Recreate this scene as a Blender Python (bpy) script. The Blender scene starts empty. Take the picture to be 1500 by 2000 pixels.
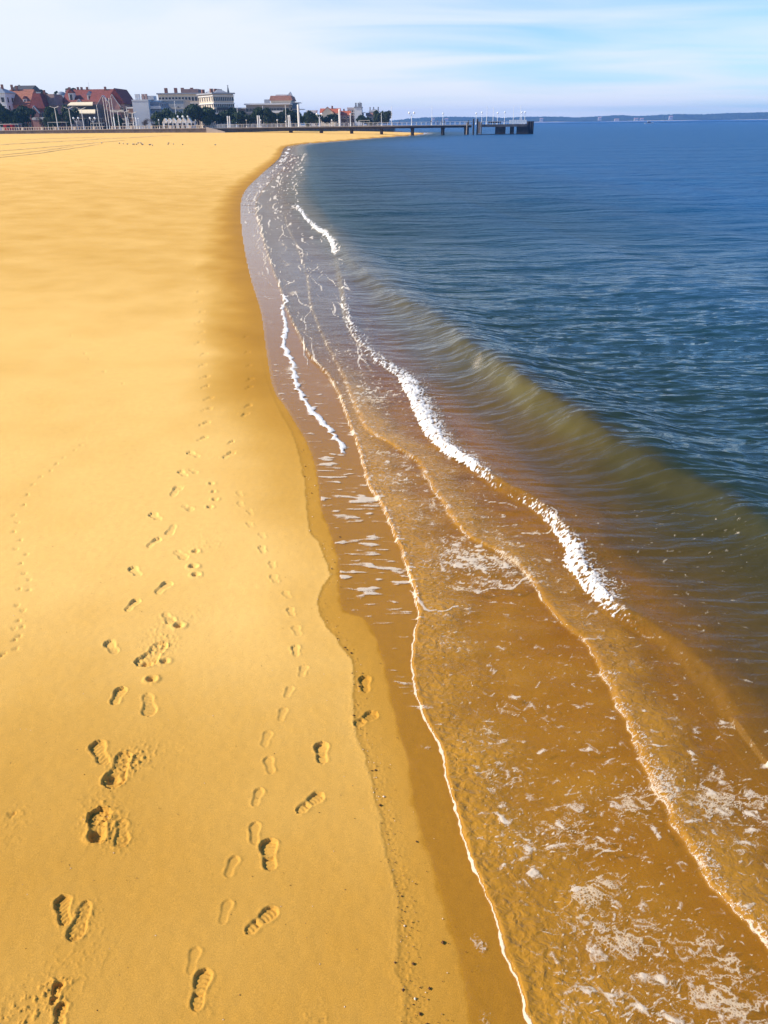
import bpy, bmesh, math, random
import numpy as np
from mathutils import Vector, Matrix

random.seed(7); RNG = np.random.default_rng(11)
C = bpy.context.scene.collection
scene = bpy.context.scene
R = math.radians

# ---------------------------------------------------------------- camera
EYE = 4.5; FPX = 1520.0
PITCH = math.atan((1000 - 240.3) / FPX); ROLL = R(0.7)
cp, sp = math.cos(PITCH), math.sin(PITCH)
F_ = np.array([0, cp, -sp]); R0 = np.array([1.0, 0, 0]); U0 = np.array([0, sp, cp])
U_ = math.cos(ROLL) * U0 + math.sin(ROLL) * R0
R_ = math.cos(ROLL) * R0 - math.sin(ROLL) * U0
cam_d = bpy.data.cameras.new('camera'); cam = bpy.data.objects.new('camera', cam_d); C.objects.link(cam)
cam.matrix_world = Matrix(((R_[0], U_[0], -F_[0], 0), (R_[1], U_[1], -F_[1], 0), (R_[2], U_[2], -F_[2], EYE), (0, 0, 0, 1)))
cam_d.sensor_fit = 'VERTICAL'; cam_d.sensor_height = 24.0; cam_d.sensor_width = 18.0
cam_d.lens = FPX / 2000 * 24.0
cam_d.clip_start = 0.05; cam_d.clip_end = 20000
scene.camera = cam

# ---------------------------------------------------------------- light
SUN_AZ, SUN_EL = -97.0, 36.0
sdir = Vector((math.sin(R(SUN_AZ)) * math.cos(R(SUN_EL)), math.cos(R(SUN_AZ)) * math.cos(R(SUN_EL)), math.sin(R(SUN_EL))))
sun_d = bpy.data.lights.new('sun', 'SUN'); sun_d.energy = 4.2; sun_d.angle = R(0.55); sun_d.color = (1.0, 0.91, 0.77)
sun = bpy.data.objects.new('sun', sun_d); C.objects.link(sun)
sun.rotation_euler = (-sdir).to_track_quat('-Z', 'Y').to_euler(); sun.location = (-60, 20, 60)

world = bpy.data.worlds.new('World'); scene.world = world; world.use_nodes = True
wt = world.node_tree; wt.nodes.clear()
def wn(t, **k):
    n = wt.nodes.new(t)
    for a, b in k.items(): setattr(n, a, b)
    return n
wl = wt.links.new
wo = wn('ShaderNodeOutputWorld'); wb = wn('ShaderNodeBackground'); wl(wb.outputs[0], wo.inputs[0])
wb.inputs[1].default_value = 0.108
sky = wn('ShaderNodeTexSky'); sky.sky_type = 'NISHITA'; sky.sun_disc = False
sky.sun_elevation = R(SUN_EL); sky.sun_rotation = R(SUN_AZ) % (2 * math.pi)
sky.air_density = 1.0; sky.dust_density = 0.25; sky.ozone_density = 3.5; sky.altitude = 0
tc = wn('ShaderNodeTexCoord')
# thin high cloud: noise on a flat layer overhead (direction divided by its height), so it crowds to the horizon
sep = wn('ShaderNodeSeparateXYZ'); wl(tc.outputs['Generated'], sep.inputs[0])
addz = wn('ShaderNodeMath', operation='ADD'); wl(sep.outputs[2], addz.inputs[0]); addz.inputs[1].default_value = 0.10
mx0 = wn('ShaderNodeMath', operation='MAXIMUM'); wl(addz.outputs[0], mx0.inputs[0]); mx0.inputs[1].default_value = 0.05
dv = wn('ShaderNodeVectorMath', operation='DIVIDE')
comb = wn('ShaderNodeCombineXYZ')
for i in range(3): wl(mx0.outputs[0], comb.inputs[i])
wl(tc.outputs['Generated'], dv.inputs[0]); wl(comb.outputs[0], dv.inputs[1])
mp = wn('ShaderNodeMapping'); wl(dv.outputs[0], mp.inputs[0]); mp.inputs['Scale'].default_value = (0.55, 1.2, 0.0); mp.inputs['Location'].default_value = (3.1, 0.4, 0)
mp.inputs['Rotation'].default_value = (0, 0, R(14))
nz = wn('ShaderNodeTexNoise'); wl(mp.outputs[0], nz.inputs['Vector'])
nz.inputs['Scale'].default_value = 0.9; nz.inputs['Detail'].default_value = 5; nz.inputs['Roughness'].default_value = 0.45; nz.inputs['Distortion'].default_value = 0.6
# cover thins out to the right (east) and overhead: azure shows there
cx = wn('ShaderNodeMath', operation='MULTIPLY_ADD'); wl(sep.outputs[0], cx.inputs[0]); cx.inputs[1].default_value = -0.62; cx.inputs[2].default_value = 0.385
cz = wn('ShaderNodeMath', operation='MULTIPLY_ADD'); wl(sep.outputs[2], cz.inputs[0]); cz.inputs[1].default_value = -2.2; wl(cx.outputs[0], cz.inputs[2])
cn = wn('ShaderNodeMath', operation='ADD'); wl(nz.outputs[0], cn.inputs[0]); wl(cz.outputs[0], cn.inputs[1])
cr = wn('ShaderNodeMapRange'); cr.interpolation_type = 'SMOOTHSTEP'; wl(cn.outputs[0], cr.inputs[0])
cr.inputs[1].default_value = 0.24; cr.inputs[2].default_value = 0.84; cr.inputs[3].default_value = 0.0; cr.inputs[4].default_value = 0.90
wmix = wn('ShaderNodeMix', data_type='RGBA'); wl(cr.outputs[0], wmix.inputs[0])
skm = wn('ShaderNodeMix', data_type='RGBA', blend_type='MULTIPLY'); skm.inputs[0].default_value = 1.0
wl(sky.outputs[0], skm.inputs[6]); skm.inputs[7].default_value = (0.58, 0.83, 1.13, 1)
wl(skm.outputs[2], wmix.inputs[6]); wmix.inputs[7].default_value = (5.6, 5.75, 6.1, 1)
wl(wmix.outputs[2], wb.inputs[0])

vs = scene.view_settings; vs.view_transform = 'Standard'; vs.look = 'None'; vs.gamma = 1.0; vs.exposure = 0.68
try: vs.use_curve_mapping = False
except Exception: pass
scene.cycles.use_denoising = True
scene.cycles.max_bounces = 8; scene.cycles.transparent_max_bounces = 12
scene.cycles.volume_bounces = 1

# ---------------------------------------------------------------- pixel <-> place
def ray(px, py): return F_ + ((px - 750) / FPX) * R_ - ((py - 1000) / FPX) * U_
def flat(px, py, z=0.0):
    d = ray(px, py); t = (z - EYE) / d[2]; return np.array([d[0] * t, d[1] * t, z])
def at(px, py, Y):
    d = ray(px, py); t = Y / d[1]; return d[0] * t, EYE + d[2] * t
def horizon(px): return 240.3 - math.tan(ROLL) * (px - 750)
def xat(px, Y): return at(px, horizon(px) - 6, Y)[0]

def catmull(pts, n=6):
    P = np.array(pts, float); P = np.vstack([2 * P[0] - P[1], P, 2 * P[-1] - P[-2]]); out = []
    for i in range(1, len(P) - 2):
        for t in np.arange(n) / n:
            a, b, c, d = P[i - 1], P[i], P[i + 1], P[i + 2]
            out.append(.5 * (2 * b + (c - a) * t + (2 * a - 5 * b + 4 * c - d) * t * t + (3 * b - a - 3 * c + d) * t ** 3))
    out.append(P[-2]); return np.array(out)
def line_world(px, n=6): return np.array([flat(a, b)[:2] for a, b in catmull(px, n)])

def sstep(a, b, x):
    t = np.clip((x - a) / (b - a), 0, 1); return t * t * (3 - 2 * t)

def dist_line(X, Y, L):
    """distance, side (+ right of travel), parameter 0..1 of points to polyline L; chunked"""
    sh = X.shape; X = X.ravel(); Y = Y.ravel(); n = len(X)
    best = np.full(n, 1e18); side = np.zeros(n); par = np.zeros(n)
    seg = len(L) - 1
    cum = np.concatenate([[0], np.cumsum(np.hypot(*np.diff(L, axis=0).T))])
    for i in range(seg):
        ax, ay = L[i]; bx, by = L[i + 1]; dx, dy = bx - ax, by - ay; ll = dx * dx + dy * dy + 1e-12
        t = ((X - ax) * dx + (Y - ay) * dy) / ll; np.clip(t, 0, 1, out=t)
        ex = X - ax - t * dx; ey = Y - ay - t * dy; d2 = ex * ex + ey * ey
        m = d2 < best
        if m.any():
            best[m] = d2[m]; side[m] = np.sign(dx * -ey[m] + dy * ex[m]); par[m] = (cum[i] + t[m] * (cum[i + 1] - cum[i])) / cum[-1]
    return np.sqrt(best).reshape(sh), side.reshape(sh), par.reshape(sh)

# numpy gradient noise
def _h(ix, iy, s):
    h = (ix.astype(np.int64) * 374761393 + iy.astype(np.int64) * 668265263 + s * 974711) & 0xffffffff
    h = ((h ^ (h >> 13)) * 1274126177) & 0xffffffff
    return (h ^ (h >> 16)) & 0xffff
def gnoise(x, y, s=0):
    ix = np.floor(x); iy = np.floor(y); fx = x - ix; fy = y - iy
    u = fx * fx * fx * (fx * (fx * 6 - 15) + 10); v = fy * fy * fy * (fy * (fy * 6 - 15) + 10)
    def g(ox, oy):
        a = _h(ix + ox, iy + oy, s) * (2 * math.pi / 65536); return np.cos(a) * (fx - ox) + np.sin(a) * (fy - oy)
    a = g(0, 0); b = g(1, 0); c = g(0, 1); d = g(1, 1)
    return (a + u * (b - a) + v * (c - a) + u * v * (a - b - c + d)) * 1.5
MASK = None
_gn = gnoise
def gnoise(x, y, s=0):
    if MASK is not None and np.shape(x) == MASK.shape:
        r = np.zeros(MASK.shape); r[MASK] = _gn(x[MASK], y[MASK], s); return r
    return _gn(x, y, s)
def fbm(x, y, o=4, s=0, g=0.5):
    if MASK is not None and np.shape(x) == MASK.shape:
        r = np.zeros(MASK.shape); r[MASK] = _fbm(x[MASK], y[MASK], o, s, g); return r
    return _fbm(x, y, o, s, g)
def _fbm(x, y, o=4, s=0, g=0.5):
    r = 0; a = 1; t = 0
    for i in range(o):
        r = r + a * gnoise(x * 2 ** i + 17.3 * i, y * 2 ** i - 9.1 * i, s + i); t += a; a *= g
    return r / t

# ---------------------------------------------------------------- materials
class NT:
    def __init__(s, m): s.t = m.node_tree; s.n = s.t.nodes; s.l = s.t.links.new
    def __call__(s, t, ins=None, **k):
        n = s.n.new(t)
        for a, b in k.items(): setattr(n, a, b)
        for a, b in (ins or {}).items():
            if isinstance(b, bpy.types.NodeSocket): s.l(b, n.inputs[a])
            else: n.inputs[a].default_value = b
        return n
def new_mat(name):
    m = bpy.data.materials.new(name); m.use_nodes = True; m.node_tree.nodes.clear(); return m, NT(m)
def c4(c): return (c[0], c[1], c[2], 1)
MATS = {}
def mat(name, col, rough=0.7, var=0.25, scale=1.5, bump=0.0, metal=0.0, spec=0.4):
    if name in MATS: return MATS[name]
    m, N = new_mat(name); o = N('ShaderNodeOutputMaterial')
    co = N('ShaderNodeTexCoord'); nz = N('ShaderNodeTexNoise', {'Vector': co.outputs['Object'], 'Scale': scale, 'Detail': 6, 'Roughness': .6})
    rp = N('ShaderNodeMapRange', {0: nz.outputs[0], 1: .3, 2: .7, 3: 1 - var, 4: 1 + var})
    mu = N('ShaderNodeMix', {0: 1.0, 6: c4(col)}, data_type='RGBA', blend_type='MULTIPLY')
    N.l(rp.outputs[0], mu.inputs[7])
    b = N('ShaderNodeBsdfPrincipled', {'Base Color': mu.outputs[2], 'Roughness': rough, 'Metallic': metal, 'Specular IOR Level': spec})
    if bump:
        nb = N('ShaderNodeTexNoise', {'Vector': co.outputs['Object'], 'Scale': scale * 6, 'Detail': 4})
        bp = N('ShaderNodeBump', {'Height': nb.outputs[0], 'Strength': bump, 'Distance': .05}); N.l(bp.outputs[0], b.inputs['Normal'])
    N.l(b.outputs[0], o.inputs[0]); MATS[name] = m; return m

def sand_material():
    m, N = new_mat('sand'); o = N('ShaderNodeOutputMaterial')
    co = N('ShaderNodeTexCoord'); P = co.outputs['Object']
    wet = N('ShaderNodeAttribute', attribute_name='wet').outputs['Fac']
    n1 = N('ShaderNodeTexNoise', {'Vector': P, 'Scale': .55, 'Detail': 5, 'Roughness': .6})
    n2 = N('ShaderNodeTexNoise', {'Vector': P, 'Scale': 9, 'Detail': 6, 'Roughness': .65})
    n3 = N('ShaderNodeTexNoise', {'Vector': P, 'Scale': 170, 'Detail': 3, 'Roughness': .7})
    # wetness and painted foreground darkening, with a slightly ragged edge
    w1 = N('ShaderNodeMath', {0: n2.outputs[0], 1: .14, 2: -.07}, operation='MULTIPLY_ADD')
    w2 = N('ShaderNodeMath', {0: wet, 1: w1.outputs[0]}, operation='ADD', use_clamp=True)
    w3 = N('ShaderNodeMath', {0: n1.outputs[0], 1: .30, 2: -.15}, operation='MULTIPLY_ADD')
    w4 = N('ShaderNodeMath', {0: w2.outputs[0], 1: w3.outputs[0]}, operation='ADD', use_clamp=True)
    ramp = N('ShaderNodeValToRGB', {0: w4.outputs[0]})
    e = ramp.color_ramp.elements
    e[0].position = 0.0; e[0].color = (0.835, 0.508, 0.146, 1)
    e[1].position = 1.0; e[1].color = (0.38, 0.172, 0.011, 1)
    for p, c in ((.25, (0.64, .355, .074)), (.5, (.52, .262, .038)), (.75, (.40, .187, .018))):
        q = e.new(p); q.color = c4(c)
    gr = N('ShaderNodeMapRange', {0: n3.outputs[0], 1: .3, 2: .7, 3: .76, 4: 1.20})
    gp = N('ShaderNodeMapRange', {0: n2.outputs[0], 1: .3, 2: .7, 3: .95, 4: 1.05})
    gm = N('ShaderNodeMath', {0: gr.outputs[0], 1: gp.outputs[0]}, operation='MULTIPLY')
    mu = N('ShaderNodeMix', {0: 1.0, 6: ramp.outputs[0], 7: gm.outputs[0]}, data_type='RGBA', blend_type='MULTIPLY')
    rg = N('ShaderNodeMapRange', {0: wet, 1: .35, 2: 1.0, 3: .95, 4: .38})
    h = N('ShaderNodeMath', {0: n2.outputs[0], 1: .5, 2: n3.outputs[0]}, operation='MULTIPLY_ADD')
    bp = N('ShaderNodeBump', {'Height': h.outputs[0], 'Strength': .35, 'Distance': .004})
    b = N('ShaderNodeBsdfPrincipled', {'Base Color': mu.outputs[2], 'Roughness': rg.outputs[0], 'Specular IOR Level': .06, 'Normal': bp.outputs[0]})
    N.l(b.outputs[0], o.inputs[0]); return m

def water_material():
    m, N = new_mat('sea_water'); o = N('ShaderNodeOutputMaterial')
    co = N('ShaderNodeTexCoord'); P = co.outputs['Object']
    body = N('ShaderNodeAttribute', attribute_name='body').outputs['Color']
    turb = N('ShaderNodeAttribute', attribute_name='turb').outputs['Fac']
    rgh = N('ShaderNodeAttribute', attribute_name='rough').outputs['Fac']
    rip = N('ShaderNodeAttribute', attribute_name='ripple').outputs['Fac']
    tint = N('ShaderNodeAttribute', attribute_name='tint').outputs['Color']
    def nzs(sx, sy, sc, det, rot=0.0):
        mp = N('ShaderNodeMapping', {'Vector': P, 'Scale': (sx, sy, 1), 'Rotation': (0, 0, rot)})
        return N('ShaderNodeTexNoise', {'Vector': mp.outputs[0], 'Scale': sc, 'Detail': det, 'Roughness': .55, 'Distortion': .5}).outputs[0]
    a = nzs(.30, 1, 5.5, 2, .12); b_ = nzs(.26, 1, 2.0, 2, -.12); c_ = nzs(.30, 1, .45, 3, .15)
    chp = N('ShaderNodeAttribute', attribute_name='chop').outputs['Fac']
    def crestline(n_):                                   # sharp crests, round troughs
        q = N('ShaderNodeMath', {0: n_, 1: 2.0, 2: -1.0}, operation='MULTIPLY_ADD'); q2 = N('ShaderNodeMath', {0: q.outputs[0]}, operation='ABSOLUTE')
        return N('ShaderNodeMath', {0: 1.0, 1: q2.outputs[0]}, operation='SUBTRACT').outputs[0]
    h1 = N('ShaderNodeMath', {0: crestline(a), 1: .020}, operation='MULTIPLY')
    h2 = N('ShaderNodeMath', {0: crestline(b_), 1: .060, 2: h1.outputs[0]}, operation='MULTIPLY_ADD')
    h3 = N('ShaderNodeMath', {0: c_, 1: .26, 2: h2.outputs[0]}, operation='MULTIPLY_ADD')
    d_ = nzs(.16, 1, .13, 3, .1); h4 = N('ShaderNodeMath', {0: d_, 1: .55, 2: h3.outputs[0]}, operation='MULTIPLY_ADD')
    hh = N('ShaderNodeMath', {0: h4.outputs[0], 1: rip}, operation='MULTIPLY')
    fine = nzs(.75, 1, 17.0, 4, .3); ch2 = N('ShaderNodeMath', {0: chp, 1: .030, 2: .0025}, operation='MULTIPLY_ADD'); hf = N('ShaderNodeMath', {0: fine, 1: ch2.outputs[0], 2: hh.outputs[0]}, operation='MULTIPLY_ADD')
    bp = N('ShaderNodeBump', {'Height': hf.outputs[0], 'Strength': 1.0, 'Distance': 1.0})
    lw = N('ShaderNodeLayerWeight', {'Blend': .5, 'Normal': bp.outputs[0]})          # Schlick's reflectance, the same from above and below
    p5 = N('ShaderNodeMath', {0: lw.outputs['Facing'], 1: 5.0}, operation='POWER')
    fr = N('ShaderNodeMath', {0: p5.outputs[0], 1: .90, 2: .02}, operation='MULTIPLY_ADD')
    gl = N('ShaderNodeBsdfGlossy', {'Roughness': .03, 'Normal': bp.outputs[0]})
    tr = N('ShaderNodeBsdfTransparent', {'Color': tint})
    sh = N('ShaderNodeMixShader', {0: fr.outputs[0], 1: tr.outputs[0], 2: gl.outputs[0]})
    pr = N('ShaderNodeBsdfPrincipled', {'Base Color': body, 'Roughness': rgh, 'IOR': 1.333, 'Normal': bp.outputs[0]})
    mx = N('ShaderNodeMixShader', {0: turb, 1: sh.outputs[0], 2: pr.outputs[0]})
    N.l(mx.outputs[0], o.inputs[0]); return m

def foam_material():
    m, N = new_mat('sea_foam'); o = N('ShaderNodeOutputMaterial')
    co = N('ShaderNodeTexCoord'); P = co.outputs['Object']
    f = N('ShaderNodeAttribute', attribute_name='foam').outputs['Fac']
    lace = N('ShaderNodeAttribute', attribute_name='lace').outputs['Fac']
    n1 = N('ShaderNodeTexNoise', {'Vector': P, 'Scale': 38, 'Detail': 4, 'Roughness': .65})
    vo = N('ShaderNodeTexVoronoi', {'Vector': P, 'Scale': 55}, feature='DISTANCE_TO_EDGE')
    e1 = N('ShaderNodeMath', {0: n1.outputs[0], 1: -.5}, operation='ADD')
    e2 = N('ShaderNodeMath', {0: e1.outputs[0], 1: lace}, operation='MULTIPLY')
    vb = N('ShaderNodeMapRange', {0: vo.outputs['Distance'], 1: .0, 2: .35, 3: .0, 4: -.5})
    e3 = N('ShaderNodeMath', {0: vb.outputs[0], 1: lace, 2: e2.outputs[0]}, operation='MULTIPLY_ADD')
    ad = N('ShaderNodeMath', {0: f, 1: e3.outputs[0]}, operation='ADD')
    al = N('ShaderNodeMapRange', {0: ad.outputs[0], 1: .0, 2: .55, 3: 0, 4: 1.0}, interpolation_type='SMOOTHSTEP')
    bp = N('ShaderNodeBump', {'Height': n1.outputs[0], 'Strength': .4, 'Distance': .015})
    th = N('ShaderNodeAttribute', attribute_name='thick').outputs['Fac']
    fc = N('ShaderNodeMix', {0: th, 6: (.82, .64, .40, 1), 7: (.83, .79, .71, 1)}, data_type='RGBA')
    am = N('ShaderNodeMapRange', {0: th, 1: 0, 2: 1, 3: .55, 4: .95}); al = N('ShaderNodeMath', {0: al.outputs[0], 1: am.outputs[0]}, operation='MULTIPLY')
    b = N('ShaderNodeBsdfPrincipled', {'Base Color': fc.outputs[2], 'Roughness': .75, 'Normal': bp.outputs[0]})
    t = N('ShaderNodeBsdfTransparent')
    mx = N('ShaderNodeMixShader', {0: al.outputs[0], 1: t.outputs[0], 2: b.outputs[0]})
    N.l(mx.outputs[0], o.inputs[0]); return m

# ---------------------------------------------------------------- object helpers
def obj(name, mesh, parent=None, loc=(0, 0, 0), rz=0.0):
    o = bpy.data.objects.new(name, mesh); C.objects.link(o); o.location = loc
    if rz: o.rotation_euler = (0, 0, rz)
    if parent: o.parent = parent
    return o
def tag(o, label=None, cat=None, group=None, kind=None):
    if label: o['label'] = label
    if cat: o['category'] = cat
    if group: o['group'] = group
    if kind: o['kind'] = kind
    return o
def empty(name, label, cat, loc=(0, 0, 0), rz=0.0, group=None):
    o = bpy.data.objects.new(name, None); C.objects.link(o); o.empty_display_size = .5
    o.location = loc; o.rotation_euler = (0, 0, rz); return tag(o, label, cat, group)
def copy_tree(o, parent=None):
    c = o.copy(); C.objects.link(c)
    if parent: c.parent = parent
    for ch in list(o.children): copy_tree(ch, c)
    return c

class MB:
    def __init__(s): s.v = []; s.f = []; s.m = []; s.k = 0; s.mats = []
    def use(s, m):
        if m not in s.mats: s.mats.append(m)
        s.k = s.mats.index(m); return s
    def add(s, vs, fs):
        n = len(s.v); s.v += [tuple(v) for v in vs]
        for f in fs: s.f.append([n + i for i in f]); s.m.append(s.k)
        return s
    def box(s, x0, x1, y0, y1, z0, z1):
        return s.add([(x0, y0, z0), (x1, y0, z0), (x1, y1, z0), (x0, y1, z0), (x0, y0, z1), (x1, y0, z1), (x1, y1, z1), (x0, y1, z1)],
                     [(3, 2, 1, 0), (4, 5, 6, 7), (0, 1, 5, 4), (1, 2, 6, 5), (2, 3, 7, 6), (3, 0, 4, 7)])
    def tube(s, a, b, ra, rb=None, n=8, cap=True):
        rb = ra if rb is None else rb
        a = Vector(a); b = Vector(b); d = (b - a).normalized(); u = d.orthogonal().normalized(); w = d.cross(u)
        vs = []
        for c, r in ((a, ra), (b, rb)):
            for i in range(n):
                t = 2 * math.pi * i / n; vs.append(c + (u * math.cos(t) + w * math.sin(t)) * r)
        fs = [(i, (i + 1) % n, n + (i + 1) % n, n + i) for i in range(n)]
        if cap: fs += [tuple(range(n - 1, -1, -1)), tuple(range(n, 2 * n))]
        return s.add(vs, fs)
    def lathe(s, prof, c=(0, 0, 0), n=10):
        vs = []; fs = []
        for r, z in prof:
            for i in range(n):
                t = 2 * math.pi * i / n; vs.append((c[0] + r * math.cos(t), c[1] + r * math.sin(t), c[2] + z))
        for j in range(len(prof) - 1):
            for i in range(n): fs.append((j * n + i, j * n + (i + 1) % n, (j + 1) * n + (i + 1) % n, (j + 1) * n + i))
        fs += [tuple(range(n - 1, -1, -1)), tuple(range((len(prof) - 1) * n, len(prof) * n))]
        return s.add(vs, fs)
    def ball(s, c, r, n=8, m=6, sz=1.0):
        pr = [(max(r * math.sin(math.pi * j / m), .02 * r), -r * sz * math.cos(math.pi * j / m)) for j in range(m + 1)]
        return s.lathe(pr, c, n)
    def mesh(s, name, mt=None, smooth=False):
        me = bpy.data.meshes.new(name); me.from_pydata(s.v, [], s.f); me.update()
        if mt is not None: me.materials.append(mt)
        else:
            for q in s.mats: me.materials.append(q)
            me.polygons.foreach_set('material_index', s.m)
        if smooth: me.polygons.foreach_set('use_smooth', [True] * len(me.polygons))
        return me
    def build(s, name, mt=None, parent=None, loc=(0, 0, 0), smooth=False): return obj(name, s.mesh(name, mt, smooth), parent, loc)

# ================================================================= SHORE GEOMETRY
SHORE = [(955, 2180), (940, 2090), (920, 1990), (905, 1900), (880, 1800), (850, 1700), (815, 1590), (800, 1500), (780, 1430), (760, 1340), (740, 1260),
         (715, 1212), (672, 1190), (664, 1150), (660, 1090), (642, 1030), (628, 990), (622, 940), (614, 900), (598, 860), (562, 800), (536, 760), (522, 690), (511, 610),
         (490, 540), (476, 470), (471, 405), (481, 372), (512, 340), (544, 311), (552, 296), (560, 286), (590, 280.5), (640, 276.5), (700, 271.5), (760, 267), (800, 264.3), (822, 262), (832, 260)]
shore_w = line_world(SHORE, 5)
e = shore_w[-1]
shore_far = np.array([[e[0] - 6, e[1] + 30], [e[0] - 30, e[1] + 70], [e[0] - 70, e[1] + 130], [e[0] - 160, e[1] + 260], [e[0] - 400, e[1] + 420], [-4600, 1300]])
b0 = shore_w[0]
SHORE_W = np.vstack([[[b0[0] + 1.2, -14.0], [b0[0] + .35, 0.0]], shore_w, shore_far])
def shore_s(X, Y):
    d, side, _ = dist_line(X, Y, SHORE_W); return d * np.where(side == 0, 1, side)      # + = sea side
def land_h(s):
    L = np.maximum(-s, 0)
    return np.where(s < 0, 2.35 * (1 - np.exp(-L / 46.0)), np.where(s < 6, -.055 * s, -.33 - .02 * (s - 6)).clip(-3, 0))
def ground(px, py):
    z = 0.0
    for _ in range(8):
        p = flat(px, py, z); z = float(land_h(shore_s(np.array([p[0]]), np.array([p[1]])))[0])
    return np.array([p[0], p[1], z])

# ---- level-of-detail ground grid (spacing grows with distance)
pys = np.concatenate([np.arange(2130, 300, -2.0), np.arange(300, 244.5, -1.4)])
Yr = np.array([flat(750, y)[1] for y in pys])
Yr = np.concatenate([[-13, -8, -5, -3, -1.5, -.5, .4, 1.0, 1.5, 1.85], Yr[Yr > 1.95], [1500, 1900, 2500, 3300, 4250]])
ac = np.concatenate([-np.geomspace(1.05, .475, 60)[:-1], np.linspace(-.47, .47, 730), np.geomspace(.475, 1.05, 60)[1:]])
NR, NC = len(Yr), len(ac)
GY = np.repeat(Yr[:, None], NC, 1); GX = ac[None, :] * (np.maximum(GY, 0) + 2.3)
S = shore_s(GX, GY)
ROW = np.gradient(Yr)[:, None] * np.ones((1, NC))

def rows_cols(cx, cy, r):
    i0 = max(np.searchsorted(Yr, cy - r) - 1, 0); i1 = min(np.searchsorted(Yr, cy + r) + 1, NR)
    a0 = (cx - r) / (max(cy - r, 0) + 2.3); a1 = (cx + r) / (max(cy - r, 0) + 2.3); a2 = (cx - r) / (cy + r + 2.3); a3 = (cx + r) / (cy + r + 2.3)
    j0 = max(np.searchsorted(ac, min(a0, a2)) - 1, 0); j1 = min(np.searchsorted(ac, max(a1, a3)) + 1, NC)
    return slice(i0, i1), slice(j0, j1)

# ---- sand height
MASK = (S < .8)
Z = land_h(S)
Z += .012 * fbm(GX / 2.2, GY / 2.2, 3, 5) * sstep(0, -1.5, S)
Z += .022 * fbm(GX / 11, GY / 11, 3, 8) * sstep(-1, -8, S)
Z += .0016 * fbm(GX / .09, GY / .09, 2, 21) * (ROW < .06)
# swash mark: old wet line with a tiny scarp and crumbs
WETL = [(800, 2150), (787, 2000), (792, 1940), (770, 1890), (781, 1840), (776, 1740), (752, 1660), (742, 1600), (730, 1550), (715, 1480), (692, 1425), (690, 1350),
        (684, 1290), (650, 1240), (622, 1195), (626, 1150), (644, 1122), (622, 1062), (602, 1030), (596, 950), (586, 900), (572, 850), (545, 800), (520, 740), (500, 640)]
wet_w = np.array([ground(a, b)[:2] for a, b in catmull(WETL, 4)])
m = (GY < 24) & (np.abs(S) < 6)
WD = np.full(GX.shape, -9.0); d, sd, wp = dist_line(GX[m], GY[m], wet_w); WD[m] = d * sd      # + = wet side
jag = .03 * fbm(GX / .22, GY / .22, 3, 31)
WDj = WD + jag
near1 = sstep(20, 9, GY)
Z += (.0015 * np.exp(-(WDj / .03) ** 2) - .004 * sstep(-.01, .02, WDj)) * near1 * (np.abs(WD) < 3)
crumb = np.maximum(gnoise(GX / .02, GY / .02, 40), 0) * np.exp(-((WDj - .05) / .09) ** 2)
Z += .006 * crumb * sstep(9, 5, GY)
# ---- wetness of the sand, plus vignette darkening painted in near the camera
damp_far = sstep(-1.9, -.05, S + .5 * fbm(GX / 1.6, GY / 2.5, 3, 51)) * .62
damp_near = np.where(WDj > 0, .46 + .12 * sstep(0, .5, WDj), 0.0)
damp_near = np.maximum(damp_near, sstep(-.14, .04, S + .05 * fbm(GX / .25, GY / .25, 3, 33)) * .86)
damp_near = np.maximum(damp_near, .16 * sstep(-.8, 0, WD) * sstep(4, 9, GY))
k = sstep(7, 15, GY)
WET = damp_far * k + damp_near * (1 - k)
WET += .44 * sstep(7.5, 2.6, GY) * (1 - sstep(0, .3, WET)) + .15 * sstep(13, 30, GY) * sstep(110, 50, GY) * (1 - WET)  # near term paints lens falloff into the sand tone, not moisture
WET += .10 * np.clip(fbm(GX / 1.9, GY / 3.2, 3, 61), -1, 1) * (S < 0) + 0.03 * np.clip(fbm(GX / 14, GY / 30, 3, 63), -1, 1) * sstep(20, 60, GY)
WET = np.where(S > .05, np.maximum(WET, .86), WET).clip(0, 1)

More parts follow.
